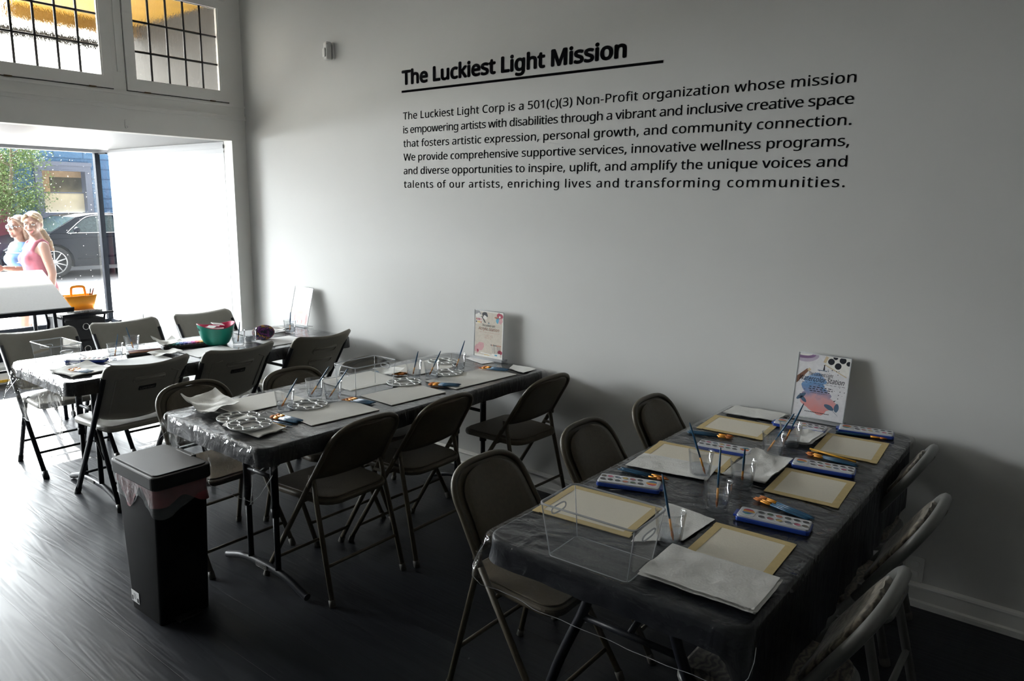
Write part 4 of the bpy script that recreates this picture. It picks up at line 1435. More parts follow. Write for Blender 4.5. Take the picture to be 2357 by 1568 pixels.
for i, (a, c) in enumerate([(0.05, (0.05, 0.30, 0.12)), (0.3, (0.05, 0.12, 0.45)), (0.5, (0.70, 0.45, 0.04)), (0.75, (0.60, 0.05, 0.04)), (0.95, (0.45, 0.05, 0.25))]):
    if i < 2: e = rrp.color_ramp.elements[i]; e.position = a
    else: e = rrp.color_ramp.elements.new(a)
    e.color = (*c, 1)
rt.links.new(rrp.outputs['Color'], rp_.inputs['Base Color'])
def paint_set(a, b, flip, label, group='watercolor sets on the near table', wd=0.078):
    """a, b: midpoints of the two short ends; the round emblem sits at the a end (flip moves it to b)"""
    A = Vector((a[0], a[1])); B = Vector((b[0], b[1]))
    if flip: A, B = B, A
    d = B-A
    o = empty('watercolor_set', ((A.x+B.x)/2, (A.y+B.y)/2, OZ), math.atan2(d.y, d.x))
    tag(o, label, 'paint set', group)
    L = 0.212
    MB().prism(rrect(L, wd, 0.010, 4), 0, 0.014, 0.003).build('base', M['setblue'], o)
    MB().box((-L/2-0.003, 0, 0.010), (0.012, wd*0.55, 0.006)).build('clasp', M['setblue'], o)
    tray = MB().prism(rrect(L-0.007, wd-0.006, 0.008, 4), 0.011, 0.0195, 0.002).build('tray', M['setwhite'], o, label='white inner tray')
    for r in range(2):
        for c in range(6):
            k = r*6+c
            x = -L/2+0.066+0.0255*c+(0.006 if r else 0)
            x = min(x, L/2-0.016)
            pn_ = MB().disc((0, 0, 0.0008), 0.0095, 0.0085, 16).tube([(0.0105*math.cos(2*PI*q/16), 0.0095*math.sin(2*PI*q/16), 0.0004) for q in range(16)], 0.0012, 4, 1, True)
            po_ = pn_.build('paint_pan', [PM[k], M['setwhite']], tray, loc=(x, (0.015 if r else -0.015)*(-1), 0.0195))
    em = MB().prism(rrect(0.044, 0.058, 0.006, 3), 0.0193, 0.0208, 0.0004).build('emblem_card', M['setwhite'], o, loc=(-L/2+0.031, 0, 0))
    bl = MB().add([(0.017*(1+0.12*math.cos(5*q*2*PI/24))*math.cos(2*PI*q/24), 0.021*(1+0.1*math.sin(3*q*2*PI/24+1))*math.sin(2*PI*q/24), 0.0211) for q in range(24)], [tuple(range(24))])
    bl.build('rainbow_print', rb_m, em)
    return o
# ---- round palettes
def palette_mesh():
    b = MB()
    b.lathe([(0.0, 0.0012), (0.084, 0.0012), (0.088, 0.004), (0.090, 0.009), (0.0875, 0.0095), (0.085, 0.0065)], 40, 0)
    for k in range(10):
        a = 2*PI*k/10
        cx, cy = 0.0655*math.cos(a), 0.0655*math.sin(a)
        ring = []
        for q in range(20):
            t = 2*PI*q/20
            rx, ry = 0.0205, 0.0185
            px, py = rx*math.cos(t), ry*math.sin(t)
            ring.append((cx+px*math.cos(a)-py*math.sin(a), cy+px*math.sin(a)+py*math.cos(a), 0.0065))
        b.tube(ring, 0.0036, 6, 0, True)
        b.disc((cx, cy, 0.0016), 0.017, n=16, mi=1)
    b.tube([(0.041*math.cos(2*PI*q/32), 0.041*math.sin(2*PI*q/32), 0.0065) for q in range(32)], 0.0036, 6, 0, True)
    b.disc((0, 0, 0.0016), 0.038, n=24, mi=1)
    return b
pme = palette_mesh().mesh('round_palette', [M['palette'], M['well']])
def palette(loc, label, z=None):
    o = bpy.data.objects.new('round_palette', pme); C.objects.link(o)
    o.location = (loc[0], loc[1], OZ if z is None else z); o.rotation_euler.z = random.random()*3
    tag(o, label, 'palette', 'round white palettes on the middle table')
# ---- clear bins
def clear_bin(loc, rz, wt, dt, wb, db, h, label):
    o = empty('clear_bin', (loc[0], loc[1], OZ), rz)
    tag(o, label, 'bin', 'clear storage bins')
    body = MB()
    bt = rrect(wb, db, 0.014, 4); tp = rrect(wt, dt, 0.018, 4)
    n = len(bt)
    # long walls and corners
    def face(i):
        j = (i+1) % n
        return [(bt[i][0], bt[i][1], 0.001), (bt[j][0], bt[j][1], 0.001), (tp[j][0], tp[j][1], h), (tp[i][0], tp[i][1], h)]
    hole = []
    for i in range(n):
        q = face(i)
        mx_ = sum(p[0] for p in q)/4
        dx = abs(q[1][0]-q[0][0]); dy = abs(q[1][1]-q[0][1])
        if dy > db*0.5:
            hole.append((q, 1 if mx_ > 0 else -1))
            continue
        body.add(q, [(0, 1, 2, 3)], 0, 5 > max(dx, dy)*100)
    for q, s in hole:
        Q = [Vector(p) for p in q]
        K = 32
        outer = []; inner = []
        cu, cv = 0.5, 0.72
        for k in range(K):
            a = 2*PI*k/K
            c_, s_ = math.cos(a), math.sin(a)
            iu = cu+0.26*(abs(c_)**0.6)*(1 if c_ > 0 else -1); iv = cv+0.085*(abs(s_)**0.8)*(1 if s_ > 0 else -1)*(0.115/h)
            tmax = min((1-cu)/c_ if c_ > 1e-6 else (cu/-c_ if c_ < -1e-6 else 9), (1-cv)/s_ if s_ > 1e-6 else (cv/-s_ if s_ < -1e-6 else 9))
            ou, ov = cu+c_*tmax, cv+s_*tmax
            bl_ = lambda u, v: Q[0]*(1-u)*(1-v)+Q[1]*u*(1-v)+Q[2]*u*v+Q[3]*(1-u)*v
            outer.append(bl_(ou, ov)); inner.append(bl_(iu, iv))
        # true corners of the wall
        body.add(outer+inner, [(k, (k+1) % K, K+(k+1) % K, K+k) for k in range(K)])
        for cq, (uu, vv) in zip(Q, ((0, 0), (1, 0), (1, 1), (0, 1))):
            best = sorted(range(K), key=lambda k: (outer[k]-cq).length)[:2]
            body.add([cq, outer[best[0]], outer[best[1]]], [(0, 1, 2)])
        MB().tube(inner, 0.0022, 6, 0, True).build('handle_opening', M['rim'], o)
    body.add([(p[0], p[1], 0.001) for p in bt], [tuple(range(n))])
    body.build('walls', M['acryl'], o)
    MB().tube([(p[0], p[1], h) for p in tp], 0.0030, 6, 0, True).build('rim', M['rim'], o)
    eb = MB()
    for sx in (-1, 1):
        for sy in (-1, 1):
            eb.tube([(sx*(wb/2-0.004), sy*(db/2-0.004), 0.002), (sx*(wt/2-0.005), sy*(dt/2-0.005), h)], 0.0016, 5)
    eb.tube([(p[0], p[1], 0.002) for p in bt], 0.0016, 5, 0, True)
    eb.build('moulded_edges', M['rim'], o)
    return o

# ------------------------------------------------------------------ near table (watercolor station)
taped_paper([(4.130, -0.293), (4.392, -0.270), (4.400, -0.510), (4.120, -0.524)], 'taped watercolor paper, far left place of the near table by the wall')
taped_paper([(4.114, -0.787), (4.427, -0.767), (4.422, -0.970), (4.112, -1.014)], 'taped watercolor paper, middle of the left row, half covered by a paper towel')
taped_paper([(4.109, -1.415), (4.413, -1.386), (4.431, -1.642), (4.103, -1.661)], 'taped watercolor paper seen through the clear bin on the near table')
taped_paper([(4.597, -0.235), (4.824, -0.214), (4.826, -0.504), (4.594, -0.511)], 'taped watercolor paper, far right place by the wall')
taped_paper([(4.603, -0.774), (4.830, -0.756), (4.831, -1.031), (4.598, -1.037)], 'taped watercolor paper, middle of the right row of the near table')
taped_paper([(4.590, -1.385), (4.824, -1.370), (4.824, -1.623), (4.597, -1.624)], 'taped watercolor paper, right row, partly under the folded towel stack')
GT = 'paper towels on the near table'
towel([(4.132, -0.085), (4.37, -0.075), (4.353, -0.223), (4.134, -0.243)], 'paper towel at the far left corner of the near table by the wall', GT, 2, 0.006, 1)
towel([(4.463, -0.228), (4.584, -0.185), (4.583, -0.465), (4.500, -0.502)], 'folded paper towel with a curled edge behind the far pair of tumblers', GT, 3, 0.014, 2, corner_up=(0, 0, .006, 0))
towel([(4.444, -0.688), (4.588, -0.689), (4.592, -0.995), (4.45, -1.001)], 'paper towel lying in the middle of the near table beside a brush tumbler', GT, 3, 0.014, 3, corner_up=(.008, 0, .004, 0))
towel([(4.125, -0.975), (4.40, -0.93), (4.426, -1.086), (4.135, -1.135)], 'paper towel over the middle left taped paper, under a tumbler', GT, 1, 0.004, 4, z=OZ+0.002)
towel([(4.412, -1.345), (4.576, -1.366), (4.566, -1.56), (4.455, -1.66)], 'paper towel under the tumbler beside the clear bin of the near table', GT, 1, 0.004, 5, z=OZ+0.0005)
towel([(4.568, -1.625), (4.862, -1.625), (4.866, -1.815), (4.572, -1.821)], 'thick folded stack of paper towel at the front corner of the near table', GT, 4, 0.010, 6, z=OZ+0.003)
paint_set((4.140, -1.329), (4.345, -1.261), True, 'open blue watercolor set left of the near table, just behind the clear bin')
paint_set((4.237, -0.752), (4.453, -0.722), True, 'open blue watercolor set below four blue brushes on the left row')
paint_set((4.366, -0.247), (4.581, -0.234), False, 'open blue watercolor set in front of the sign at the wall, left one')
paint_set((4.605, -0.156), (4.815, -0.116), False, 'open blue watercolor set at the far right corner by the wall')
paint_set((4.595, -0.720), (4.806, -0.686), False, 'open blue watercolor set, middle one of the right row')
paint_set((4.617, -1.289), (4.826, -1.261), False, 'open blue watercolor set, right row, nearest to us')
GG = 'water tumblers on the near table'
GP = [((4.509, -0.678, 0.752), (4.561, -0.667, 0.900), 'clear tumbler of water in front of the far pair of tumblers'),
      ((4.517, -0.510, 0.752), (4.551, -0.522, 0.900), 'clear tumbler of water, rearmost one on the near table'),
      ((4.385, -1.051, 0.752), (4.340, -1.041, 0.900), 'clear tumbler of water standing on a towel over the taped paper'),
      ((4.535, -1.049, 0.752), (4.590, -1.194, 0.900), 'clear tumbler of water beside the middle paper towel'),
      ((4.545, -1.281, 0.752), (4.532, -1.249, 0.900), 'clear tumbler of water left of the nearest watercolor set'),
      ((4.536, -1.586, 0.752), (4.494, -1.556, 0.900), 'clear tumbler of water beside the clear bin of the near table')]
GPL = ['brush in the front tumbler of the far pair', 'brush in the rearmost tumbler of the near table', 'brush in the tumbler standing on towel and taped paper',
       'short brush in the tumbler beside the middle paper towel', 'upright brush in the tumbler left of the nearest watercolor set', 'blue brush in the tumbler beside the near clear bin']
for (g, t_, lb), bl in zip(GP, GPL):
    tumbler(g, lb, GG)
    glass_brush(g, t_, bl, 'brushes standing in tumblers')
bundle((4.140, -1.178, 0.757), (4.316, -1.165, 0.757), 3, 'blue brush lying behind the leftmost watercolor set', 'brushes behind the leftmost set')
bundle((4.131, -0.614, 0.757), (4.304, -0.564, 0.757), 4, 'blue brush in the bundle between two taped papers of the left row', 'brushes of the left row')
bundle((4.612, -0.195, 0.757), (4.798, -0.149, 0.757), 4, 'blue brush lying along the far right watercolor set', 'brushes at the far right set')
bundle((4.789, -0.585, 0.757), (4.602, -0.564, 0.757), 3, 'blue brush lying under the far right taped paper beside a pencil', 'brushes beside the pencil')
stick('pencil', PE, (4.594, -0.505, 0.757), (4.798, -0.553, 0.757), 'yellow pencil lying with brushes below the far right taped paper', 'pencil')
bundle((4.801, -1.175, 0.757), (4.609, -1.115, 0.757), 4, 'blue brush lying behind the nearest right hand watercolor set', 'brushes behind the nearest set')
clear_bin((4.441, -1.797), 0.03, 0.285, 0.178, 0.240, 0.146, 0.150, 'clear plastic bin at the front corner of the near watercolor table')

# ------------------------------------------------------------------ middle table (canvases)
for qd, lb in [([(2.276, -1.680), (2.290, -1.330), (2.525, -1.337), (2.510, -1.690)], 'grey canvas at the front left place of the middle table'),
               ([(2.280, -1.086), (2.300, -0.745), (2.583, -0.765), (2.560, -1.090)], 'grey canvas seen behind and through the middle clear bin'),
               ([(2.310, -0.640), (2.330, -0.311), (2.578, -0.330), (2.560, -0.660)], 'grey canvas at the back left place of the middle table'),
               ([(2.651, -1.564), (2.680, -1.230), (2.926, -1.212), (2.893, -1.567)], 'grey canvas at the front right place of the middle table, by six brushes'),
               ([(2.672, -1.140), (2.690, -0.804), (2.932, -0.785), (2.907, -1.131)], 'grey canvas at the middle right place of the middle table'),
               ([(2.690, -0.700), (2.715, -0.244), (2.955, -0.278), (2.925, -0.735)], 'large grey canvas at the back right place of the middle table')]:
    canvas(qd, lb)
canvas([(2.44, -0.15), (2.47, -0.07), (2.66, -0.08), (2.64, -0.17)], 'small pale blue sheet at the wall end of the middle table', 'white', 'paper_sheet', 'paper', None, 0.001)
GM = 'paper towels on the middle table'
towel([(2.205, -1.78), (2.176, -1.600), (2.403, -1.614), (2.47, -1.80)], 'crumpled paper towel with a raised corner at the front left of the middle table', GM, 2, 0.030, 11, corner_up=(.035, .03, .01, .0), z=OZ+0.004)
towel([(2.565, -1.676), (2.619, -1.822), (2.873, -1.815), (2.856, -1.679)], 'paper towel under the front palette of the middle table', GM, 2, 0.008, 12)
towel([(2.84, -0.19), (2.79, -0.09), (2.955, -0.085), (2.965, -0.22)], 'paper towel under the brushes beside the stand of the middle sign', GM, 1, 0.006, 13)
towel([(2.33, -0.76), (2.36, -0.66), (2.47, -0.65), (2.50, -0.78)], 'small crumpled paper towel behind the middle clear bin', GM, 2, 0.03, 14, z=OZ+0.006)
palette((2.569, -1.716, 0.757), 'round white palette tucked behind the towel at the front of the middle table')
palette((2.733, -1.763, 0.757), 'round white palette lying on a paper towel at the front corner', z=OZ+0.013)
palette((2.624, -1.400, 0.757), 'round white palette below the front pair of tumblers')
palette((2.636, -0.810, 0.757), 'round white palette in front of the middle clear bin')
palette((2.648, -0.506, 0.757), 'round white palette behind the tumblers near the back canvas')
palette((2.433, -0.306, 0.757), 'round white palette at the far end of the middle table')
GQ = 'water tumblers on the middle table'
for g, t_, lb, bl in [((2.611, -1.512, 0.752), (2.721, -1.499, 0.900), 'clear tumbler of water nearest the bin end of the middle table', 'brush leaning in the first tumbler of the middle table'),
                  ((2.533, -1.292, 0.752), (2.625, -1.266, 0.900), 'clear tumbler of water, left one of the front pair', 'brush leaning in the left tumbler of the front pair'),
                  ((2.636, -1.265, 0.752), (2.732, -1.242, 0.900), 'clear tumbler of water, right one of the front pair', 'brush leaning in the right tumbler of the front pair'),
                  ((2.590, -0.694, 0.752), (2.758, -0.787, 0.900), 'clear tumbler of water right beside the middle clear bin', 'brush leaning in the tumbler beside the middle bin'),
                  ((2.661, -0.631, 0.752), (2.812, -0.665, 0.900), 'clear tumbler of water second from the middle clear bin', 'brush leaning in the second tumbler from the middle bin'),
                  ((2.640, -0.398, 0.752), (2.690, -0.410, 0.900), 'clear tumbler of water closest to the middle sign', 'brush leaning in the tumbler closest to the middle sign')]:
    tumbler(g, lb, GQ)
    glass_brush(g, t_, bl, 'brushes standing in tumblers')
bundle((2.813, -1.579, 0.757), (2.650, -1.601, 0.757), 6, 'dark blue brush in the six brush bundle by the front right canvas', 'brush bundle by the front right canvas', 0.0085, 0.004)
bundle((2.819, -1.631, 0.757), (2.675, -1.658, 0.757), 1, 'single dark brush beside the front palette', None, 0.012)
stick('pencil', PE, (2.709, -1.670, 0.757), (2.850, -1.661, 0.757), 'yellow pencil lying beside the front palette', 'pencil')
bundle((2.822, -1.186, 0.757), (2.664, -1.212, 0.757), 6, 'dark blue brush in the bundle between two right hand canvases', 'brush bundle between the canvases', 0.0085, 0.004)
bundle((2.895, -0.679, 0.757), (2.766, -0.756, 0.757), 6, 'dark blue brush in the bundle at the corner of the large canvas', 'brush bundle at the large canvas', 0.0085, 0.004, z=OZ+0.004)
bundle((2.351, -0.731, 0.757), (2.515, -0.696, 0.757), 6, 'dark blue brush in the bundle seen through the middle clear bin', 'brush bundle behind the bin', 0.0085, 0.004, z=OZ+0.004)
bundle((2.879, -0.255, 0.757), (2.721, -0.294, 0.757), 6, 'dark blue brush in the bundle before the stand of the middle sign', 'brush bundle at the sign', 0.0085, 0.004, z=OZ+0.008)
clear_bin((2.600, -1.035), R(90), 0.265, 0.165, 0.245, 0.140, 0.145, 'clear plastic bin standing in the middle of the middle table')

# ------------------------------------------------------------------ far table (drawing things)
GF = 'white sheets on the far table'
for qd, lb in [([(0.645, -1.60), (0.655, -1.24), (0.86, -1.25), (0.85, -1.61)], 'white sheet at the front window side place of the far table'),
               ([(0.655, -1.10), (0.665, -0.79), (0.855, -0.80), (0.84, -1.12)], 'white sheet behind the pastel box on the far table'),
               ([(1.010, -1.60), (1.010, -1.30), (1.27, -1.30), (1.27, -1.62)], 'white sheet before the first badge chair of the far table'),
               ([(1.030, -1.17), (1.030, -0.90), (1.27, -0.90), (1.27, -1.20)], 'white sheet before the pastel box on the far table'),
               ([(1.050, -0.68), (1.050, -0.40), (1.29, -0.40), (1.29, -0.70)], 'white sheet in front of the yarn ball'),
               ([(0.66, -0.60), (0.67, -0.28), (0.90, -0.28), (0.88, -0.60)], 'white sheet behind the yarn ball')]:
    canvas(qd, lb, 'white', 'paper_sheet', 'paper', GF, 0.002)
pt = empty('pastel_box', (0.905, -1.055, OZ), math.atan2(0.278, 0.075))
tag(pt, 'long black tray of coloured pastels on the far table', 'pastels')
MB().prism(rrect(0.30, 0.075, 0.004, 2), 0, 0.018, 0.001).build('tray', M['badge'], pt)
pc = [(0.08, 0.05, 0.03), (0.05, 0.2, 0.12), (0.1, 0.4, 0.3), (0.15, 0.5, 0.6), (0.05, 0.15, 0.5), (0.1, 0.1, 0.4), (0.4, 0.3, 0.6), (0.6, 0.1, 0.4), (0.7, 0.1, 0.12), (0.8, 0.35, 0.1), (0.85, 0.65, 0.1), (0.8, 0.75, 0.6)]
for i, c in enumerate(pc):
    MB().box((-0.13+0.0236*i, 0.008, 0.021), (0.019, 0.05, 0.010)).build('pastel_stick', mat('pastel %d' % i, c, 0.8), pt)
tn = empty('pencil_tin', (0.93, -1.335, OZ), math.atan2(0.182, 0.061))
tag(tn, 'dark flat pencil tin lying open on the far table', 'tin')
MB().prism(rrect(0.21, 0.10, 0.006, 3), 0, 0.014, 0.002).build('base', M['badge'], tn)
for i, c in enumerate([(0.30, 0.12, 0.05), (0.4, 0.2, 0.1), (0.12, 0.13, 0.2), (0.35, 0.10, 0.06), (0.1, 0.12, 0.16)]):
    MB().tube([(-0.09, -0.035+0.017*i, 0.0165), (0.09, -0.035+0.017*i, 0.0165)], 0.0035, 6).build('pencil', mat('coloured pencil %d' % i, c, 0.4), tn)
paint_set((0.845, -1.735), (0.985, -1.585), False, 'blue watercolor set on the far table beside the clear bin', None)
GW = 'paper towels on the far table'
towel([(0.80, -1.235), (0.80, -1.10), (0.93, -1.10), (0.95, -1.24)], 'crumpled paper towel between tumbler and pastel box', GW, 2, 0.05, 21, z=OZ+0.012, corner_up=(.03, .02, 0, 0))
towel([(1.00, -1.36), (0.985, -1.20), (1.09, -1.19), (1.12, -1.36)], 'folded paper towel in front of the pencil tin', GW, 2, 0.02, 22, z=OZ+0.004)
towel([(1.03, -1.90), (1.02, -1.70), (1.24, -1.66), (1.28, -1.88)], 'paper towel with five brushes on it at the end of the far table', GW, 2, 0.012, 23, corner_up=(0, .02, 0, 0))
towel([(0.80, -0.42), (0.79, -0.30), (0.93, -0.28), (0.93, -0.42)], 'small folded paper towel by the upright sketch sign', GW, 2, 0.03, 24, z=OZ+0.006)
bundle((1.261, -1.787, 0.765), (1.119, -1.817, 0.765), 5, 'dark brush on the paper towel at the end of the far table', 'brushes on the far table towel', 0.010, 0.003, z=OZ+0.012)
GH = 'water tumblers on the far table'
for g, t_, lb, bl in [((0.969, -1.524, 0.752), (1.099, -1.547, 0.880), 'clear tumbler of water nearest the clear bin on the far table', 'brush in the tumbler nearest the far clear bin'),
                  ((0.799, -1.352, 0.752), (0.994, -1.511, 0.900), 'clear tumbler of water behind the pencil tin', 'brush leaning left out of the tumbler behind the pencil tin'),
                  ((1.080, -0.805, 0.752), (1.333, -0.905, 0.900), 'clear tumbler of water in front of the teal bowl', 'brush in the tumbler in front of the teal bowl'),
                  ((1.070, -0.711, 0.752), None, 'clear tumbler without brush between the teal bowl and the yarn', None),
                  ((0.969, -0.335, 0.752), (1.264, -0.501, 0.900), 'clear tumbler of water beside the sketch sign', 'brush in the tumbler beside the sketch sign')]:
    tumbler(g, lb, GH)
    if t_: glass_brush(g, t_, bl, 'brushes standing in tumblers')
clear_bin((0.925, -1.815), 0.04, 0.262, 0.165, 0.225, 0.14, 0.135, 'clear plastic bin at the end of the far table')
# teal bowl with packets
bw = empty('mixing_bowl', (0.975, -0.895, OZ), R(75))
tag(bw, 'teal bowl with pink inside, full of packets, on the far table', 'bowl')
def bowl_pt(u, v, ins):
    prof = [(0.056, 0.0), (0.070, 0.012), (0.088, 0.05), (0.100, 0.095), (0.108, 0.128)]
    t = v*(len(prof)-1); i = min(int(t), 3); f = t-i
    r = prof[i][0]*(1-f)+prof[i+1][0]*f-ins; z = prof[i][1]*(1-f)+prof[i+1][1]*f
    z *= 1+0.10*math.cos(4*PI*u)*v**3
    return (r*1.08*math.cos(2*PI*u), r*0.94*math.sin(2*PI*u), z+(0.003 if ins else 0)*(1-v))
MB().grid(lambda u, v: bowl_pt(u, v, 0), 40, 14, 0, True, None, True).disc((0, 0, 0.0005), 0.056, n=40).build('shell', M['teal'], bw)
ib = MB().grid(lambda u, v: bowl_pt(1-u, v, 0.0035), 40, 14, 0, True, None, True).disc((0, 0, 0.004), 0.053, n=40)
ib.tube([bowl_pt(k/40, 1.0, 0.0018) for k in range(40)], 0.0025, 6, 0, True)
ib.build('lining', M['pink'], bw, label='pink inside')
for s in (0, 0.5):
    p = Vector(bowl_pt(s, 0.80, 0)); nrm = Vector((p.x, p.y, 0)).normalized()
    ho = MB(); tg_ = Vector((0, 0, 1)).cross(nrm)
    ho.add([p+nrm*0.0015+tg_*0.020*math.cos(2*PI*k/20)+Vector((nrm.x*.2, nrm.y*.2, 1))*0.011*math.sin(2*PI*k/20) for k in range(20)], [tuple(range(20))])
    ho.build('handle_slot', M['badge'], bw)
random.seed(3)
for i in range(6):
    T = TR(0.975+random.uniform(-.045, .045), -0.895+random.uniform(-.05, .05), OZ+0.098+0.005*i, rz=random.random()*3, rx=random.uniform(-.25, .25), ry=random.uniform(-.25, .25))
    o = MB().prism(rrect(0.075, 0.05, 0.003, 2), 0, 0.0035, 0.0008, T=T).build('packet', M['white'])
    tag(o, 'white packet heaped in the teal bowl', 'packet', 'packets in the teal bowl')
# yarn ball
yb = MB()
random.seed(5)
yb.ball((0, 0, 0.048), (0.058, 0.070, 0.045), 22)
for k in range(46):
    ax = Vector((random.gauss(0, 1), random.gauss(0, 1), random.gauss(0, .6))).normalized()
    e1 = ax.orthogonal().normalized(); e2 = ax.cross(e1)
    yb.tube([(0.060*(e1.x*math.cos(a)+e2.x*math.sin(a)), 0.073*(e1.y*math.cos(a)+e2.y*math.sin(a)), 0.050+0.047*(e1.z*math.cos(a)+e2.z*math.sin(a))) for a in [2*PI*q/26 for q in range(26)]], 0.0032, 5, 0, True)
o = yb.build('yarn_ball', M['yarn'], loc=(1.05, -0.60, OZ)); tag(o, 'multicoloured ball of yarn right of the teal bowl', 'yarn')

# ------------------------------------------------------------------ signs
def blob(b, cx, cy, rx, ry, z, mi, seed=0, amp=0.25, n=28, rot=0.0, fr=1.3):
    pts = []
    for k in range(n):
        a = 2*PI*k/n
        s = 1+amp*noise.noise((math.cos(a)*fr+seed, math.sin(a)*fr, seed*1.7))
        x, y = rx*s*math.cos(a), ry*s*math.sin(a)
        x, y = cx+x*math.cos(rot)-y*math.sin(rot), cy+x*math.sin(rot)+y*math.cos(rot)
        pts.append((max(-0.1065, min(0.1065, x)), max(0.002, min(0.277, y)), z))
    b.poly(pts, mi)
def strip(b, p, q, w, z, mi):
    p = Vector(p); q = Vector(q); d = (q-p).normalized(); n_ = Vector((-d.y, d.x))*w/2
    b.poly([(*(p-n_), z), (*(q-n_), z), (*(q+n_), z), (*(p+n_), z)], mi)
def ptext(b, txt, cx, y, size, width, z, mi, shear=0.0, tilt=0.0, bold=0.0):
    v, f = text_geo(txt, size, width, bold, shear, fit='scale')
    ct, st = math.cos(tilt), math.sin(tilt)
    b.add([(cx+(p.x-width/2)*ct-p.y*st, y+(p.x-width/2)*st+p.y*ct, z) for p in v], f, mi)
def fm_(n, c): return mat('print '+n, c, 0.45, var=0.06, scale=60)
wash, wt_, wp = new_mat('print watercolour wash')
a1 = wt_.nodes.new('ShaderNodeTexCoord'); a2 = wt_.nodes.new('ShaderNodeSeparateXYZ'); a3 = wt_.nodes.new('ShaderNodeTexNoise'); a4 = wt_.nodes.new('ShaderNodeMath'); a5 = wt_.nodes.new('ShaderNodeValToRGB'); a6 = wt_.nodes.new('ShaderNodeMath')
a3.inputs['Scale'].default_value = 22; a3.inputs['Detail'].default_value = 5
a4.operation = 'MULTIPLY_ADD'; a4.inputs[1].default_value = 0.12; a6.operation = 'MULTIPLY'; a6.inputs[1].default_value = 4.2
wt_.links.new(a1.outputs['Object'], a2.inputs[0]); wt_.links.new(a1.outputs['Object'], a3.inputs['Vector']); wt_.links.new(a3.outputs['Fac'], a4.inputs[0]); wt_.links.new(a2.outputs['Y'], a4.inputs[2]); wt_.links.new(a4.outputs[0], a6.inputs[0]); wt_.links.new(a6.outputs[0], a5.inputs['Fac'])
for i, (p_, c) in enumerate([(0.38, (0.72, 0.27, 0.25)), (0.60, (0.62, 0.34, 0.36)), (0.72, (0.30, 0.28, 0.42)), (0.86, (0.13, 0.27, 0.50)), (1.0, (0.25, 0.38, 0.60))]):
    e = a5.color_ramp.elements[i] if i < 2 else a5.color_ramp.elements.new(p_)
    e.position = p_; e.color = (*c, 1)
wt_.links.new(a5.outputs['Color'], wp.inputs['Base Color'])
Z0 = 0.00005
def dz(k): return 0.0008+Z0*k
# -- watercolor sign
SB = MB(); SM = [fm_('white', (0.74, 0.73, 0.75)), wash, fm_('ink', (0.01, 0.012, 0.02)), fm_('purple', (0.22, 0.13, 0.25)), fm_('brown', (0.17, 0.08, 0.05)), fm_('pale gold', (0.62, 0.50, 0.33)), fm_('slate', (0.08, 0.14, 0.22)), fm_('offwhite', (0.80, 0.78, 0.74)), fm_('lilac', (0.48, 0.42, 0.52))]
SB.poly([(-0.108, 0, dz(0)), (0.108, 0, dz(0)), (0.108, 0.279, dz(0)), (-0.108, 0.279, dz(0))], 0)
blob(SB, -0.085, 0.272, 0.062, 0.030, dz(1), 8, 2, 0.05); blob(SB, -0.088, 0.277, 0.050, 0.020, dz(2), 3, 3, 0.05); blob(SB, -0.088, 0.279, 0.036, 0.010, dz(3), 7, 3, 0.05)
SB.poly([(-0.107, 0.145, dz(1)), (-0.103, 0.145, dz(1)), (-0.055, 0.210, dz(1)), (-0.068, 0.213, dz(1)), (-0.107, 0.175, dz(1))], 4); strip(SB, (-0.062, 0.204), (-0.054, 0.214), 0.012, dz(2), 5)
SB.poly([(0.018, 0.278, dz(1)), (0.004, 0.240, dz(1)), (0.107, 0.200, dz(1)), (0.107, 0.278, dz(1))], 7); strip(SB, (0.004, 0.240), (0.100, 0.196), 0.004, dz(2), 5); strip(SB, (0.012, 0.276), (0.002, 0.248), 0.012, dz(2), 5)
for (x, y, r_) in [(0.030, 0.256, 0.014), (0.060, 0.240, 0.014), (0.077, 0.267, 0.014), (0.046, 0.276, 0.010), (0.102, 0.256, 0.010)]: blob(SB, x, y, r_, r_, dz(2), 2, 1, 0.05)
blob(SB, -0.022, 0.168, 0.045, 0.030, dz(1), 1, 4, 0.5); blob(SB, -0.03, 0.14, 0.040, 0.03, dz(1)+.00001, 1, 5, 0.5); blob(SB, 0.000, 0.075, 0.072, 0.060, dz(1)+.00002, 1, 8, 0.45); blob(SB, -0.01, 0.112, 0.060, 0.03, dz(1)+.000025, 1, 9, 0.5)
SB.poly([(0.000, 0.214, dz(2)), (0.008, 0.214, dz(2)), (0.006, 0.232, dz(2)), (0.002, 0.232, dz(2))], 2); strip(SB, (-0.022, 0.212), (0.018, 0.212), 0.003, dz(3), 6); blob(SB, 0.004, 0.235, 0.003, 0.003, dz(3), 2, 1, 0)
ptext(SB, 'The Luckiest Light', -0.006, 0.186, 0.020, 0.104, dz(4), 2, 0.35, 0.0, 0.0002); ptext(SB, 'Watercolor Station', 0.0, 0.160, 0.030, 0.190, dz(4), 2, 0.3, 0.0, 0.0002)
for (y, x0, x1) in [(0.152, -0.100, 0.100), (0.145, -0.012, 0.012)]:
    x = x0
    while x < x1: strip(SB, (x, y), (min(x1, x+random.uniform(.006, .014)), y), 0.0016, dz(4), 2); x += 0.017
for (y, x0, x1) in [(0.136, -0.048, 0.046), (0.127, -0.05, 0.052), (0.118, -0.045, 0.04)]:
    x = x0
    while x < x1: strip(SB, (x, y), (min(x1, x+random.uniform(.007, .014)), y), 0.0036, dz(4), 2); x += 0.016
ptext(SB, 'THANK YOU KINDLY', -0.004, 0.107, 0.0065, 0.072, dz(4), 2)
x = -0.055
while x < 0.045: strip(SB, (x, 0.024), (x+0.006, 0.024), 0.003, dz(4), 2); x += 0.0075
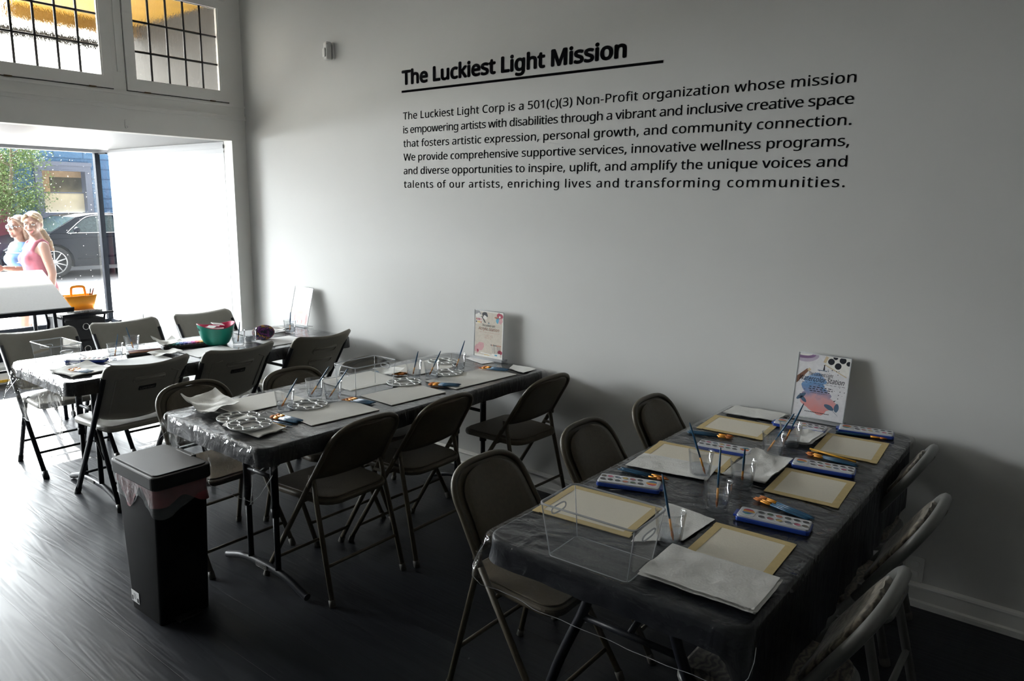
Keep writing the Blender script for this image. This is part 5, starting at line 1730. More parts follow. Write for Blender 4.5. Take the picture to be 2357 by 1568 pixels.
for (x, y, rx, ry, rot) in [(-0.078, 0.088, 0.024, 0.009, 0.7), (-0.068, 0.076, 0.020, 0.008, -0.7), (0.045, 0.056, 0.022, 0.010, -0.4), (0.076, 0.058, 0.010, 0.019, -0.05)]: blob(SB, x, y, rx, ry, dz(3), 6, 4, 0.1, 20, rot)
strip(SB, (0.06, 0.045), (0.085, 0.024), 0.0012, dz(3), 6)
for i in range(26):
    x, y = random.choice([(random.uniform(.05, .1), random.uniform(.08, .15)), (random.uniform(-.1, -.06), random.uniform(.05, .13)), (random.uniform(-.02, .07), random.uniform(.195, .22))])
    r_ = random.uniform(.0008, .0026); blob(SB, x, y, r_, r_, dz(2), 2, i, 0.3, 8)
def sign(loc, tilt, SB, SM, label, base):
    o = empty('sign_holder', loc)
    o.rotation_euler = (0, 0, base[0])
    tag(o, label, 'sign', 'table signs in acrylic holders')
    T = Matrix.Translation((0, 0, 0.012)) @ Matrix.Rotation(R(90)-tilt, 4, 'X')
    pm_ = SB.mesh('sign_print', SM)
    po_ = bpy.data.objects.new('sign_print', pm_); C.objects.link(po_); po_.parent = o; po_.matrix_local = T
    hd = MB().prism([(-0.1115, -0.004), (0.1115, -0.004), (0.1115, 0.2825), (-0.1115, 0.2825)], -0.0015, 0.0, T=T)
    hd.build('holder_back', M['sensor'], o)
    fr_ = MB()
    ring = [(-0.111, -0.004), (0.111, -0.004), (0.111, 0.282), (-0.111, 0.282)]
    for i in range(4):
        a = ring[i]; b_ = ring[(i+1) % 4]
        fr_.tube([T @ Vector((a[0], a[1], 0.0015)), T @ Vector((b_[0], b_[1], 0.0015))], 0.0018, 6)
    fr_.build('holder_edge', M['rim'], o)
    if base[1] == 'T':
        MB().box((0, 0, 0.006), (0.25, 0.055, 0.012)).build('base_bar', M['rim'], o)
    else:
        MB().prism([(-0.111, -0.03), (0.111, -0.03), (0.111, 0.05), (-0.111, 0.05)], 0.0, 0.003).build('base_foot', M['rim'], o)
    return o
sign((4.492, -0.075, OZ), R(9), SB, SM, 'upright sign reading Watercolor Station against the wall behind the near table', (0.0, 'L'))
# -- middle sign
SB2 = MB(); SM2 = [fm_('beige', (0.60, 0.54, 0.46)), fm_('ink b', (0.01, 0.012, 0.02)), fm_('wine', (0.35, 0.03, 0.07)), fm_('rose', (0.60, 0.33, 0.34)), fm_('rust', (0.40, 0.12, 0.06)), fm_('ivory', (0.78, 0.76, 0.72)), fm_('sky blue', (0.10, 0.38, 0.55)), fm_('ochre', (0.65, 0.42, 0.05)), fm_('grey b', (0.30, 0.30, 0.31))]
SB2.poly([(-0.108, 0, dz(0)), (0.108, 0, dz(0)), (0.108, 0.279, dz(0)), (-0.108, 0.279, dz(0))], 5)
SB2.poly([(-0.104, 0.012, dz(1)), (0.102, 0.012, dz(1)), (0.102, 0.272, dz(1)), (-0.104, 0.272, dz(1))], 0)
blob(SB2, -0.085, 0.258, 0.03, 0.022, dz(2), 8, 2, .4); blob(SB2, -0.08, 0.25, 0.02, 0.012, dz(3), 5, 5, .4); blob(SB2, -0.032, 0.256, 0.022, 0.018, dz(2), 1, 7, .4); blob(SB2, -0.03, 0.24, 0.016, 0.012, dz(3), 5, 9, .4)
strip(SB2, (-0.055, 0.245), (-0.026, 0.208), 0.007, dz(3), 1)
SB2.poly([(-0.103, 0.197, dz(2)), (-0.05, 0.205, dz(2)), (-0.055, 0.24, dz(2)), (-0.103, 0.235, dz(2))], 5)
for i in range(4):
    SB2.poly([(-0.100+.012*i, 0.219, dz(3)), (-0.092+.012*i, 0.220, dz(3)), (-0.092+.012*i, 0.233, dz(3)), (-0.100+.012*i, 0.232, dz(3))], [4, 2, 2, 3][i])
    SB2.poly([(-0.100+.012*i, 0.203, dz(3)), (-0.092+.012*i, 0.204, dz(3)), (-0.092+.012*i, 0.216, dz(3)), (-0.100+.012*i, 0.215, dz(3))], [1, 7, 7, 4][i])
blob(SB2, 0.083, 0.258, 0.022, 0.018, dz(2), 2, 3, .5); blob(SB2, 0.085, 0.232, 0.02, 0.022, dz(2), 3, 4, .5); blob(SB2, 0.066, 0.232, 0.012, 0.016, dz(3), 6, 6, .5); blob(SB2, 0.06, 0.246, 0.016, 0.006, dz(3), 4, 8, .4); blob(SB2, 0.082, 0.253, 0.006, 0.006, dz(4), 5, 1, .1)
ptext(SB2, 'The Luckiest Light', 0.0, 0.187, 0.018, 0.10, dz(4), 1, .35, 0.0, .0002); ptext(SB2, 'Acrylic Station', 0.0, 0.163, 0.026, 0.160, dz(4), 4, .3, 0.0, .0002)
strip(SB2, (-0.008, 0.205), (0.008, 0.205), .002, dz(3), 6); SB2.poly([(-.003, .206, dz(3)), (.003, .206, dz(3)), (.001, .217, dz(3)), (-.001, .217, dz(3))], 1)
for y, x0, x1 in [(0.150, -.07, .075), (0.135, -.03, .03), (0.128, -.028, .032), (0.121, -.03, .025), (0.114, -.028, .022)]:
    x = x0
    while x < x1: strip(SB2, (x, y), (x+random.uniform(.005, .01), y), 0.0015, dz(4), 4); x += .013
for i in range(9):
    x0 = 0.022+0.009*i
    strip(SB2, (x0*0.8+0.02, 0.030), (x0, 0.075+random.uniform(-.01, .012)), 0.0022, dz(3), random.choice([1, 1, 4, 8])); blob(SB2, x0, 0.078, .003, .005, dz(4), random.choice([1, 4]), i, .2, 10)
blob(SB2, 0.09, 0.040, 0.016, 0.014, dz(3), 2, 3, .3); blob(SB2, -0.088, 0.045, 0.022, 0.026, dz(2), 3, 4, .5); blob(SB2, -0.06, 0.065, 0.03, 0.024, dz(1)+.00001, 3, 6, .4); blob(SB2, -0.08, 0.033, 0.009, 0.009, dz(4), 2, 2, .6)
strip(SB2, (-.06, .024), (.03, .017), .006, dz(3), 5); SB2.poly([(.02, .014, dz(4)), (.09, .012, dz(4)), (.092, .032, dz(4)), (.03, .026, dz(4))], 5); strip(SB2, (.05, .02), (.07, .02), .008, dz(5), 6); strip(SB2, (-.03, .0135), (.01, .0135), .003, dz(4), 7)
sign((2.577, -0.066, OZ), R(1.5), SB2, SM2, 'upright beige sign on a clear base by the wall behind the middle table', (0.02, 'T'))
# -- far sign
SB3 = MB(); SM3 = [fm_('pale', (0.50, 0.50, 0.54)), fm_('lilac c', (0.36, 0.27, 0.47)), fm_('periwinkle', (0.13, 0.16, 0.36)), fm_('peach', (0.47, 0.27, 0.12)), fm_('salmon', (0.42, 0.19, 0.13)), fm_('brick', (0.30, 0.06, 0.055)), fm_('ink c', (0.02, 0.025, 0.05)), fm_('aqua', (0.24, 0.40, 0.50))]
SB3.poly([(-0.108, 0, dz(0)), (0.108, 0, dz(0)), (0.108, 0.279, dz(0)), (-0.108, 0.279, dz(0))], 0)
blob(SB3, -0.065, 0.20, 0.030, 0.040, dz(1), 1, 2, .5); blob(SB3, -0.09, 0.15, 0.012, 0.035, dz(1), 1, 3, .3); blob(SB3, -0.045, 0.235, 0.022, 0.02, dz(2), 1, 4, .3); blob(SB3, -0.05, 0.15, 0.01, 0.026, dz(2), 1, 5, .2); blob(SB3, -0.075, 0.252, 0.013, 0.014, dz(3), 7, 1, .1)
blob(SB3, 0.022, 0.245, 0.013, 0.032, dz(1), 3, 2, .2); blob(SB3, 0.03, 0.205, 0.045, 0.012, dz(2), 3, 3, .2, rot=-.5); blob(SB3, 0.02, 0.175, 0.010, 0.030, dz(3), 3, 4, .2)
blob(SB3, 0.08, 0.255, 0.025, 0.018, dz(1), 2, 6, .4); blob(SB3, 0.075, 0.228, 0.014, 0.03, dz(2), 2, 7, .3)
blob(SB3, -0.095, 0.09, 0.010, 0.045, dz(1), 3, 8, .5); blob(SB3, 0.0, 0.093, 0.055, 0.010, dz(2), 4, 3, .2); blob(SB3, -0.045, 0.105, 0.010, 0.024, dz(3), 4, 3, .2, rot=.5); blob(SB3, 0.045, 0.105, 0.010, 0.022, dz(3), 4, 4, .2, rot=-.5)
for x_, h_ in ((-.02, .03), (.0, .035), (.022, .032)): blob(SB3, x_, 0.062, .008, h_, dz(2), 4, 2, .2)
for x_, h_ in ((-.012, .03), (.014, .032)): blob(SB3, x_, 0.125, .009, h_*.7, dz(2), 4, 2, .3)
blob(SB3, -0.055, 0.048, 0.007, 0.034, dz(2), 5, 2, .2, rot=.1); blob(SB3, 0.085, 0.045, 0.014, 0.046, dz(2), 5, 3, .2); blob(SB3, -0.015, 0.02, 0.006, 0.014, dz(2), 5, 4, .2); blob(SB3, 0.035, 0.024, 0.008, 0.018, dz(2), 5, 5, .2); blob(SB3, .1, .19, .006, .012, dz(2), 5, 1, .1)
for y, x0, x1 in [(0.232, -.02, .005), (0.225, -.015, .008), (0.203, -.05, .05), (0.178, -.05, .045), (0.170, -.035, .03)]:
    x = x0
    while x < x1: strip(SB3, (x, y), (x+random.uniform(.004, .012), y+random.uniform(-.003, .003)), 0.003, dz(5), 6); x += .014
sign((0.742, -0.105, OZ), R(14), SB3, SM3, 'upright pastel patterned sign against the wall behind the far table', (0.0, 'L'))
# ================================================================== WASTE BIN
wb_ = empty('waste_bin', (2.518, -2.040, 0))
tag(wb_, 'black plastic waste bin with charcoal lid at the end of the middle table', 'bin')
b = MB()
b_lo = rrect(0.255, 0.205, 0.02, 4); b_hi = rrect(0.340, 0.214, 0.02, 4)
n = len(b_lo)
b.add([(p[0], p[1], 0.0) for p in b_lo]+[(p[0], p[1], 0.60) for p in b_hi], [(i, (i+1) % n, n+(i+1) % n, n+i) for i in range(n)], 0, True)
b.f.append(([i for i in reversed(range(n))], 0, False))
b.build('body', M['binblack'], wb_)
lid = MB().prism(rrect(0.374, 0.240, 0.030, 5), 0.585, 0.640, 0.006)
lid.prism(rrect(0.346, 0.214, 0.022, 5), 0.639, 0.645, 0.003)
lid.build('lid', M['lidgrey'], wb_)
MB().prism(rrect(0.13, 0.022, 0.005, 3, 0, 0.108), 0.636, 0.648, 0.003).build('hinge_tab', M['lidgrey'], wb_)
def liner(z0, z1, off, jag, seed):
    lb = MB()
    pr = perim(0.340, 0.214, 0.02, 0.012)
    m = len(pr)
    rings = []
    for k in range(6):
        t = k/5
        ring = []
        for p, q in pr:
            zz = z1+(z0-z1+jag*noise.noise((p.x*9+seed, p.y*9, 1.0)))*t
            a = off+0.007*noise.noise((p.x*40+seed, p.y*40, t*2))*t+0.004*t
            sc = 0.985-0.02*t
            ring.append((p.x*sc+q.x*a, p.y*sc+q.y*a, zz))
        rings.append(ring)
    lb.add([v for r_ in rings for v in r_], [(k*m+i, (k+1)*m+i, (k+1)*m+(i+1) % m, k*m+(i+1) % m) for k in range(5) for i in range(m)], 0, True)
    return lb
liner(0.500, 0.59, 0.006, 0.07, 2).build('bag_liner', M['liner'], wb_, label='clear bag liner hanging below the lid')
liner(0.515, 0.59, 0.003, 0.09, 6).build('bag_drawstring', M['linerred'], wb_, label='dark red band of the bag below the lid')
MB().prism(rrect(0.10, 0.05, 0.008, 3, 0.0, 0), 0.006, 0.018, 0.003).build('pedal', M['lidgrey'], wb_, loc=(0.145, 0.0, 0.0), rotz=R(90))
lb = MB()
lb.box((0, 0, 0), (0.066, 0.0008, 0.05), 0)
lb.box((-0.024, -0.0007, -0.010), (0.010, 0.0004, 0.020), 1); lb.box((0.022, -0.0007, -0.011), (0.014, 0.0004, 0.018), 1)
for i in range(4): lb.box((-0.002, -0.0007, 0.012-0.007*i), (0.022, 0.0004, 0.002), 2)
lb.build('label_sticker', [M['white'], M['badge'], M['lidgrey']], wb_, loc=(-0.085, -0.1045, 0.055), label='white label sticker near the foot')

# ================================================================== DRAFTING TABLE, CART, CADDY (alcove)
dt = empty('drafting_table', (-0.87, -1.62, 0))
tag(dt, 'tilted white drafting table on black legs standing in the window alcove', 'drafting table')
th = math.atan2(0.25, 0.50)
T = Matrix.Translation((0, 0, 0.975)) @ Matrix.Rotation(th, 4, 'Y')
MB().prism(rrect(0.57, 0.96, 0.006, 2), -0.009, 0.009, 0.002, T=T).build('board', M['white'], dt)
rl = MB().box((0.288, 0, 0.0), (0.012, 0.98, 0.035), T=T)
rl.tube([T @ Vector((0.25, -0.46, -0.025)), T @ Vector((0.25, 0.46, -0.025))], 0.012, 8)
rl.build('pencil_ledge', M['darksteel'], dt)
for sx, sy in ((1, 1), (1, -1), (-1, 1), (-1, -1)):
    MB().tube([(sx*0.20, sy*0.375, 0.94-0.10*sx), (sx*0.22, sy*0.38, 0.0)], 0.014, 8).build('leg', M['darksteel'], dt)
MB().tube([(0.212, -0.40, 0.62), (0.212, 0.40, 0.62)], 0.011, 8).tube([(-0.21, -0.40, 0.35), (-0.21, 0.40, 0.35)], 0.011, 8).build('stretcher', M['darksteel'], dt)
# rolling cart with three fabric drawers
ct = empty('drawer_cart', (-0.86, -1.03, 0))
tag(ct, 'black three drawer fabric cart beside the drafting table', 'cart')
for sx in (-1, 1):
    for sy in (-1, 1):
        MB().tube(smoothpath([(sx*0.17, sy*0.145, 0.06), (sx*0.17, sy*0.145, 0.62), (sx*0.15, sy*0.145, 0.70), (sx*0.17, sy*0.15, 0.785)], 4), 0.0085, 8).build('post', M['darksteel'], ct)
        MB().tube([(sx*0.17, sy*0.145-0.009, 0.024), (sx*0.17, sy*0.145+0.009, 0.024)], 0.024, 14).tube([(sx*0.17, sy*0.145, 0.03), (sx*0.17, sy*0.145, 0.075)], 0.008, 6).build('caster', M['badge'], ct)
MB().prism(rrect(0.37, 0.335, 0.012, 3), 0.775, 0.800, 0.004).build('top_tray', M['darksteel'], ct)
MB().tube([(0.19, -0.165, 0.792), (0.19, 0.205, 0.792)], 0.010, 8).build('side_handle', M['darksteel'], ct)
for i, z in enumerate((0.675, 0.50, 0.33)):
    d = MB().box((0.0, 0, z), (0.35, 0.275, 0.155)).build('drawer', M['blackfab'], ct)
    rg = MB().tube([(0.177, 0.022*math.cos(2*PI*k/20), z+0.018+0.024*math.sin(2*PI*k/20)) for k in range(20)], 0.0045, 6, 0, True)
    rg.build('ring_pull', M['chrome'], d)
MB().tube([(0.17, -0.14, 0.235), (0.17, 0.14, 0.235)], 0.008, 6).tube([(-0.17, -0.14, 0.235), (-0.17, 0.14, 0.235)], 0.008, 6).build('lower_rail', M['darksteel'], ct)
# spiral notebook and loose cards on the cart
nb = empty('spiral_notebook', (-0.80, -1.010, 0.8005), R(-6))
tag(nb, 'spiral notebook with printed cover under the orange caddy', 'notebook')
MB().prism(rrect(0.20, 0.25, 0.004, 2), 0, 0.014, 0.001).build('pages', M['white'], nb)
MB().prism(rrect(0.202, 0.252, 0.004, 2), 0.0142, 0.0155).box((0.05, 0.02, 0.0157), (0.03, 0.17, 0.0006), 1).box((0.065, 0.05, 0.0162), (0.01, 0.10, 0.0006), 2).build('cover', [M['white'], M['ferrule'], M['linerred']], nb)
sp = MB()
for k in range(22): sp.tube([(0.100+0.007*math.cos(a), -0.115+0.011*k, 0.008+0.008*math.sin(a)) for a in [2*PI*q/10 for q in range(10)]], 0.0012, 4, 0, True)
sp.build('spiral', M['badge'], nb)
o = MB().prism(rrect(0.07, 0.10, 0.003, 2), 0, 0.002).build('paper_card', M['white'], loc=(-0.70, -1.155, 0.801), rotz=0.3); tag(o, 'white card on the cart top by the notebook corner', 'card')
cdy = empty('craft_caddy', (-0.825, -1.010, 0.8165), R(2))
tag(cdy, 'orange plastic caddy with a carrying handle standing on the cart', 'caddy')
cy = MB()
lo = rrect(0.10, 0.185, 0.02, 4); hi = rrect(0.135, 0.245, 0.03, 4)
n = len(lo)
cy.add([(p[0], p[1], 0) for p in lo]+[(p[0], p[1], 0.105) for p in hi]+[(p[0]*.97, p[1]*.985, 0.105) for p in hi]+[(p[0]*.95, p[1]*.97, 0.004) for p in lo],
       [(k*n+i, k*n+(i+1) % n, (k+1)*n+(i+1) % n, (k+1)*n+i) for k in range(3) for i in range(n)], 0, True)
cy.f.append((list(reversed(range(n))), 0, False)); cy.f.append((list(range(3*n, 4*n)), 0, False))
cy.tube([(p[0], p[1], 0.105) for p in hi], 0.004, 6, 0, True)
cy.box((0, 0, 0.05), (0.004, 0.20, 0.095))
cy.build('tray', M['orange'], cdy)
MB().tube(smoothpath([(0, -0.050, 0.07), (0, -0.048, 0.145), (0, -0.036, 0.172), (0, 0.036, 0.172), (0, 0.050, 0.145), (0, 0.056, 0.07)], 5), 0.010, 8, flat=0.7).build('handle', M['orange'], cdy)
for i, (dy, dx, ly, lx, mm, nm) in enumerate([(0.078, 0.02, 0.012, 0.0, 'badge', 'black marker in the orange caddy, left of the pen cluster'), (0.090, -0.01, 0.020, 0.0, 'badge', 'black marker in the orange caddy, right beside the pen cluster'), (0.066, -0.02, -0.02, 0.01, 'pencil', 'yellow pencil in the orange caddy'), (0.084, 0.03, 0.034, 0.0, 'linerred', 'red pen in the orange caddy'), (0.094, 0.01, 0.030, 0.01, 'leaf', 'green pen in the orange caddy'), (-0.095, 0.0, -0.03, 0.0, 'graphite', 'dark pencil at the left end of the orange caddy')]):
    p0 = Vector((-0.825+dx, -1.010+dy-ly, 0.824)); p1 = Vector((-0.825+dx+lx, -1.010+dy+ly*0.6, 0.972 if i < 5 else 0.935))
    o = MB().tube([p0, p0.lerp(p1, .85), p1], [0.0045, 0.0045, 0.0025], 8).build('pen', M[mm]); tag(o, nm, 'pen')

# ================================================================== PEOPLE ON THE PAVEMENT
def remesh(b, name, vox, mtl, smooth=3):
    me = b.mesh(name, [])
    o = bpy.data.objects.new(name, me); C.objects.link(o)
    m1 = o.modifiers.new('r', 'REMESH'); m1.mode = 'VOXEL'; m1.voxel_size = vox; m1.use_smooth_shade = True
    m2 = o.modifiers.new('s', 'SMOOTH'); m2.iterations = smooth; m2.factor = 0.5
    dg = bpy.context.evaluated_depsgraph_get(); dg.update()
    r_ = bpy.data.meshes.new_from_object(o.evaluated_get(dg))
    r_.name = name
    for m in mtl: r_.materials.append(m)
    bpy.data.objects.remove(o)
    return r_
def loft(b, secs, n=20):
    """closed elliptical loft: (z, cx, cy, rx, ry)"""
    rings = []
    for z, cx, cy, rx, ry in secs:
        rings += [(cx+rx*math.cos(2*PI*k/n), cy+ry*math.sin(2*PI*k/n), z) for k in range(n)]
    m = len(secs)
    b.add(rings, [(j*n+i, j*n+(i+1) % n, (j+1)*n+(i+1) % n, (j+1)*n+i) for j in range(m-1) for i in range(n)], 0, True)
    o = len(b.v)-n*m
    b.f.append(([o+i for i in reversed(range(n))], 0, True)); b.f.append(([o+(m-1)*n+i for i in range(n)], 0, True))
def hand(b, T, curl):
    """palm along local -z with four fingers and a thumb"""
    b.ball((0, 0, -0.045), (0.014, 0.036, 0.052), 12, T=T)
    for i, (y, L) in enumerate(((-0.027, 0.062), (-0.009, 0.072), (0.009, 0.068), (0.026, 0.054))):
        p = [Vector((0, y, -0.085))]
        a = 0.0
        for s in (0.42, 0.33, 0.25):
            a += curl
            p.append(p[-1]+Vector((-math.sin(a), 0, -math.cos(a)))*L*s*1.0)
        b.tube(p, [0.0095, 0.009, 0.0085, 0.007], 8, T=T)
    b.tube([Vector((0, -0.030, -0.025)), Vector((-0.010, -0.055, -0.055)), Vector((-0.022-0.02*curl, -0.060, -0.080))], [0.012, 0.010, 0.008], 8, T=T)
def head(b, T):
    b.ball((0, 0.012, 0.018), (0.074, 0.092, 0.100), 20, T=T)
    b.ball((0, -0.022, -0.038), (0.058, 0.060, 0.066), 18, T=T)
    b.ball((0, -0.066, -0.088), (0.026, 0.020, 0.020), 12, T=T)
    b.tube([(0, -0.079, 0.010), (0, -0.098, -0.022), (0, -0.090, -0.032)], [0.008, 0.012, 0.011], 10, T=T)
    b.ball((0.012, -0.086, -0.030), (0.008, 0.010, 0.008), 8, T=T); b.ball((-0.012, -0.086, -0.030), (0.008, 0.010, 0.008), 8, T=T)
    for s in (-1, 1):
        b.ball((s*0.038, -0.060, -0.030), (0.024, 0.024, 0.024), 12, T=T)
        b.ball((s*0.074, 0.016, -0.005), (0.010, 0.018, 0.030), 10, T=T)
        b.tube([(s*0.012, -0.080, 0.024), (s*0.036, -0.078, 0.030), (s*0.056, -0.060, 0.024)], 0.009, 8, T=T)
def face_features(b, T, smile=True, sunglasses=False):
    """eyes, brows and lips, material slots 1..5"""
    if not sunglasses:
        for s in (-1, 1):
            b.ball((s*0.032, -0.0765, 0.006), (0.015, 0.009, 0.0075), 12, 1, T=T)
            b.ball((s*0.032, -0.0845, 0.006), (0.006, 0.004, 0.0065), 10, 2, T=T)
            b.tube([(s*0.017, -0.0865, 0.011), (s*0.032, -0.0875, 0.0145), (s*0.047, -0.078, 0.010)], 0.0022, 6, 2, T=T)
            b.tube([(s*0.014, -0.091, 0.030), (s*0.034, -0.089, 0.036), (s*0.054, -0.072, 0.030)], 0.0034, 6, 3, T=T)
    w = 0.029 if smile else 0.020
    up = 0.010 if smile else 0.002
    b.tube([(-w, -0.076, -0.058+up), (-w*0.5, -0.086, -0.061), (0, -0.089, -0.063), (w*0.5, -0.086, -0.061), (w, -0.076, -0.058+up)], [0.002, 0.004, 0.0045, 0.004, 0.002], 8, 4, T=T)
    b.tube([(-w*.9, -0.075, -0.062+up), (-w*0.5, -0.085, -0.071), (0, -0.089, -0.074), (w*0.5, -0.085, -0.071), (w*.9, -0.075, -0.062+up)], [0.002, 0.004, 0.005, 0.004, 0.002], 8, 4, T=T)
    if smile: b.tube([(-w*.7, -0.080, -0.060+up*.5), (0, -0.089, -0.0675), (w*.7, -0.080, -0.060+up*.5)], 0.003, 6, 5, T=T)
def person(loc, rz, H, head_yaw, head_tilt, arm_l, arm_r, hand_l, hand_r, stride, name_lbl, smile, sung, hairm, topm):
    k = H/1.64
    root = empty('person', loc, rz)
    tag(root, name_lbl, 'person')
    b = MB()
    loft(b, [(0.80, 0, 0.0, 0.13, 0.09), (0.88, 0, 0.005, 0.165, 0.115), (0.96, 0, 0.0, 0.155, 0.108), (1.06, 0, -0.005, 0.128, 0.095), (1.16, 0, -0.015, 0.140, 0.108), (1.24, 0, -0.012, 0.150, 0.108), (1.31, 0, 0.0, 0.150, 0.085), (1.36, 0, 0.008, 0.105, 0.060), (1.40, 0, 0.008, 0.058, 0.052)])
    for s in (-1, 1):
        b.ball((s*0.062, -0.095, 1.185), (0.055, 0.045, 0.058), 12)
        b.ball((s*0.158, 0.008, 1.315), (0.052, 0.050, 0.050), 12)
        b.ball((s*0.075, 0.075, 0.86), (0.080, 0.065, 0.085), 12)
    b.tube([(0, 0.012, 1.36), (0, 0.002, 1.42), (0, -0.008, 1.49)], [0.058, 0.051, 0.050], 14)
    HT = Matrix.Translation((0, -0.012, 1.525)) @ Matrix.Rotation(head_yaw, 4, 'Z') @ Matrix.Rotation(head_tilt, 4, 'X')
    head(b, HT)
    for s, st in ((1, stride), (-1, -stride)):
        b.tube([(s*0.088, 0, 0.86), (s*0.090, -st*0.45-0.01, 0.66), (s*0.085, -st*0.75-0.015, 0.47), (s*0.083, -st*0.85+0.03, 0.30), (s*0.080, -st+0.035, 0.08)], [0.088, 0.075, 0.054, 0.052, 0.036], 12)
        b.tube([(s*0.080, -st+0.06, 0.045), (s*0.082, -st-0.03, 0.035), (s*0.086, -st-0.12, 0.022), (s*0.086, -st-0.16, 0.018)], [0.036, 0.036, 0.030, 0.016], 10)
    for s, arm, hd in ((1, arm_l, hand_l), (-1, arm_r, hand_r)):
        b.tube([(s*0.165, 0.008, 1.315)]+[Vector(p) for p in arm], [0.050, 0.046, 0.039, 0.038, 0.026][:len(arm)+1], 12)
        hand(b, hd[0], hd[1])
    me = remesh(b, 'body', 0.0085, [M['skin'], M['eyew'], M['eyed'], M['brow'], M['lips'], M['teeth']], 3)
    ff = MB(); face_features(ff, HT, smile, sung)
    bm = bmesh.new(); bm.from_mesh(me)
    fm2 = ff.mesh('f', [])
    n0 = len(bm.faces)
    bm.from_mesh(fm2)
    bm.faces.ensure_lookup_table()
    for i, f in enumerate(ff.f): bm.faces[n0+i].material_index = f[1]
    bm.to_mesh(me); bm.free(); bpy.data.meshes.remove(fm2)
    for p in me.polygons: p.use_smooth = True
    bo = bpy.data.objects.new('body', me); C.objects.link(bo); bo.parent = root
    root.scale = (k, k, k)
    return root, HT
def part_mesh(b, name, root, mtl, vox=0.010, sm=3, label=None):
    me = remesh(b, name, vox, [mtl], sm)
    o = bpy.data.objects.new(name, me); C.objects.link(o); o.parent = root
    if label: o['label'] = label
    return o
def shorts(root, st, mtl, hem=0.56):
    b = MB()
    loft(b, [(0.82, 0, 0.0, 0.15, 0.11), (0.90, 0, 0.008, 0.178, 0.130), (0.98, 0, 0.0, 0.166, 0.118)])
    for s, t in ((1, st), (-1, -st)):
        b.tube([(s*0.085, 0.01, 0.87), (s*0.092, -t*0.35, 0.72), (s*0.092, -t*0.66-0.01, hem)], [0.108, 0.100, 0.090], 14)
    return part_mesh(b, 'shorts', root, mtl)
def shoes(root, st):
    for s, t in ((1, st), (-1, -st)):
        b = MB()
        b.tube([(s*0.080, -t+0.075, 0.045), (s*0.082, -t-0.03, 0.045), (s*0.086, -t-0.12, 0.032), (s*0.086, -t-0.175, 0.026)], [0.044, 0.046, 0.040, 0.024], 12)
        part_mesh(b, 'shoe', root, M['shoe'], 0.009, 2)
# first: pink top, head turned to us
LT = Matrix.Translation((0.225, -0.005, 0.80)) @ Matrix.Rotation(R(-8), 4, 'Y')
RT = Matrix.Translation((-0.225, 0.03, 0.80)) @ Matrix.Rotation(R(8), 4, 'Y')
w1, H1 = person((-3.0, -0.525, GZ), 0.0, 1.655, R(52), R(4),
                [(0.195, 0.02, 1.19), (0.215, 0.045, 1.05), (0.222, 0.02, 0.93), (0.225, -0.005, 0.80)], [(-0.195, 0.02, 1.19), (-0.215, 0.045, 1.05), (-0.222, 0.04, 0.93), (-0.225, 0.03, 0.80)],
                (LT, 0.35), (RT, 0.35), 0.10, 'woman in a sleeveless pink top with a ponytail, smiling towards us from the pavement', True, False, None, None)
b = MB()
loft(b, [(0.80, 0, 0.012, 0.185, 0.145), (0.90, 0, 0.012, 0.186, 0.140), (0.98, 0, 0.002, 0.175, 0.130), (1.08, 0, -0.008, 0.152, 0.118), (1.17, 0, -0.018, 0.152, 0.125), (1.25, 0, -0.012, 0.148, 0.115), (1.30, 0, -0.004, 0.130, 0.092), (1.335, 0, 0.004, 0.118, 0.072)])
for s in (-1, 1):
    b.ball((s*0.062, -0.10, 1.185), (0.060, 0.052, 0.064), 12)
    b.tube([(s*0.10, -0.075, 1.27), (s*0.105, -0.035, 1.345), (s*0.105, 0.02, 1.372), (s*0.10, 0.07, 1.33)], 0.024, 8)
part_mesh(b, 'tank_top', w1, M['pinktop'])
shorts(w1, 0.10, M['shorts'], 0.54); shoes(w1, 0.10)
b = MB()
b.ball((0, 0.034, 0.040), (0.083, 0.086, 0.092), 20, T=H1)
b.ball((0, 0.055, -0.01), (0.075, 0.062, 0.075), 16, T=H1)
for s in (-1, 1): b.tube([(s*0.02, -0.066, 0.100), (s*0.062, -0.040, 0.070), (s*0.083, 0.00, 0.030)], 0.018, 8, T=H1)
p_t = H1 @ Vector((0, 0.115, -0.03))
b.tube([p_t+Vector((0, -0.01, 0.01)), p_t+Vector((0.02, 0.03, -0.05)), p_t+Vector((0.06, 0.075, -0.16)), p_t+Vector((0.07, 0.10, -0.25))], [0.030, 0.034, 0.030, 0.012], 10)
part_mesh(b, 'hair', w1, M['hairblond'], 0.008, 2)
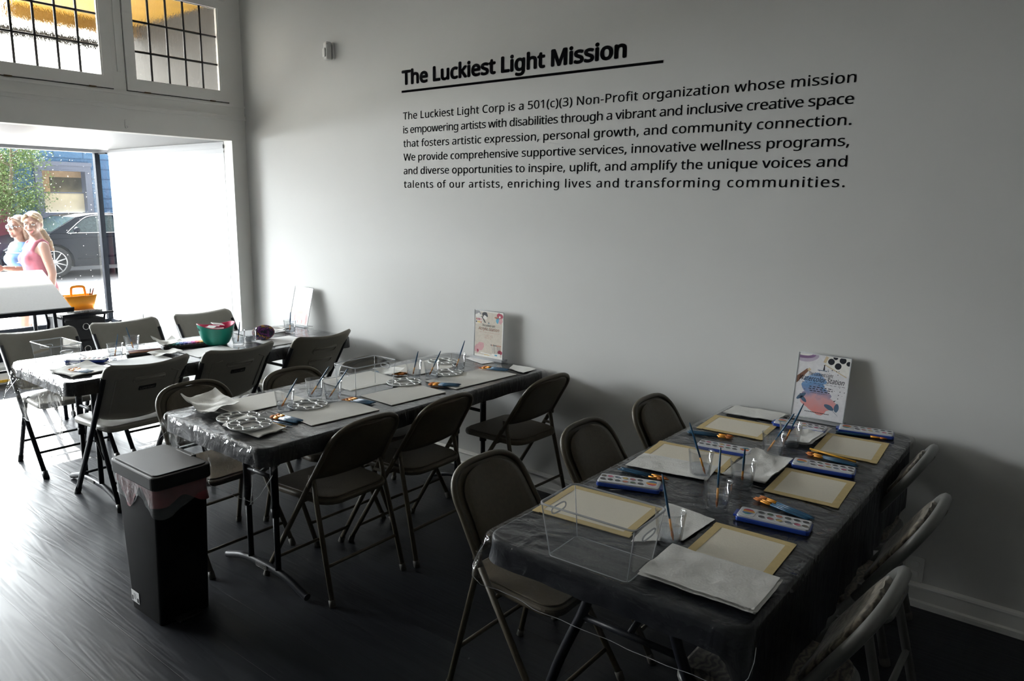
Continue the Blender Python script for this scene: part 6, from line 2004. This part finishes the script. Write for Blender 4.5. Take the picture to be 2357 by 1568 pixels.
# second: blue top, sunglasses, holding an ice cream
LT2 = Matrix.Translation((0.165, -0.255, 1.115)) @ Matrix.Rotation(R(78), 4, 'X') @ Matrix.Rotation(R(0), 4, 'Z') @ Matrix.Rotation(R(180), 4, 'Z') 
LT2 = Matrix.Translation((0.165, -0.255, 1.115)) @ Matrix.Rotation(R(-84), 4, 'X')
w2, H2 = person((-3.5, -0.50, GZ), R(6), 1.61, R(14), R(2),
                [(0.190, 0.03, 1.19), (0.200, 0.03, 1.08), (0.188, -0.11, 1.09), (0.165, -0.255, 1.115)], [(-0.195, 0.02, 1.19), (-0.215, 0.03, 1.06), (-0.222, 0.0, 0.93), (-0.225, -0.04, 0.80)],
                (LT2, 0.75), (RT, 0.35), 0.09, 'woman in light blue top and sunglasses holding an ice cream, behind the other woman', False, True, None, None)
b = MB()
loft(b, [(0.84, 0, 0.012, 0.180, 0.140), (0.92, 0, 0.010, 0.178, 0.132), (1.0, 0, 0.0, 0.164, 0.122), (1.08, 0, -0.008, 0.150, 0.116), (1.17, 0, -0.018, 0.156, 0.124), (1.25, 0, -0.012, 0.160, 0.118), (1.32, 0, 0.002, 0.156, 0.090), (1.372, 0, 0.008, 0.108, 0.066)])
for s in (-1, 1):
    b.ball((s*0.062, -0.098, 1.185), (0.060, 0.050, 0.062), 12)
    b.tube([(s*0.150, 0.008, 1.318), (s*0.185, 0.02, 1.235), (s*0.193, 0.03, 1.17)], [0.062, 0.060, 0.060], 12)
part_mesh(b, 'shirt', w2, M['bluetop'])
st_ = MB()
for z, rx, ry in ((0.95, 0.174, 0.130), (1.05, 0.158, 0.122), (1.16, 0.158, 0.130), (1.26, 0.163, 0.122)):
    st_.tube([(rx*math.cos(2*PI*k/28), -0.010+ry*math.sin(2*PI*k/28), z) for k in range(28)], 0.005, 5, 0, True)
st_.build('white_stripes', M['white'], w2, label='white stripes of the blue top')
shorts(w2, 0.09, M['white'], 0.60); shoes(w2, 0.09)
b = MB()
b.ball((0, 0.032, 0.038), (0.084, 0.088, 0.092), 20, T=H2)
b.ball((0, 0.055, -0.04), (0.080, 0.060, 0.10), 16, T=H2)
for s in (-1, 1): b.tube([(s*0.01, -0.066, 0.102), (s*0.06, -0.036, 0.070), (s*0.083, 0.01, 0.0), (s*0.078, 0.035, -0.10), (s*0.070, 0.03, -0.17)], [0.014, 0.02, 0.024, 0.03, 0.018], 8, T=H2)
part_mesh(b, 'hair', w2, M['hairbrown'], 0.008, 2)
sg = MB()
for s in (-1, 1):
    sg.ball((s*0.034, -0.088, 0.006), (0.026, 0.006, 0.020), 14, T=H2)
    sg.tube([(s*0.058, -0.082, 0.012), (s*0.080, -0.03, 0.010), (s*0.082, 0.02, 0.004)], 0.0035, 6, T=H2)
sg.tube([(-0.012, -0.094, 0.010), (0.012, -0.094, 0.010)], 0.003, 6, T=H2)
sg.build('sunglasses', M['sunglass'], w2)
w2w = Matrix.Translation((-3.5, -0.50, GZ)) @ Matrix.Rotation(R(6), 4, 'Z') @ Matrix.Scale(1.61/1.64, 4)
pc_ = w2w @ Vector((0.160, -0.335, 1.150))
ice = empty('ice_cream_cup', pc_)
tag(ice, 'white ice cream held by the woman in sunglasses', 'ice cream')
MB().lathe([(0.0, -0.075), (0.020, -0.075), (0.034, 0.0), (0.0, 0.0)], 18).build('cup', M['white'], ice)
MB().lathe([(0.033, 0.0), (0.036, 0.015), (0.026, 0.032), (0.028, 0.04), (0.012, 0.06), (0.0, 0.072)], 18).build('swirl', M['softserve'], ice)
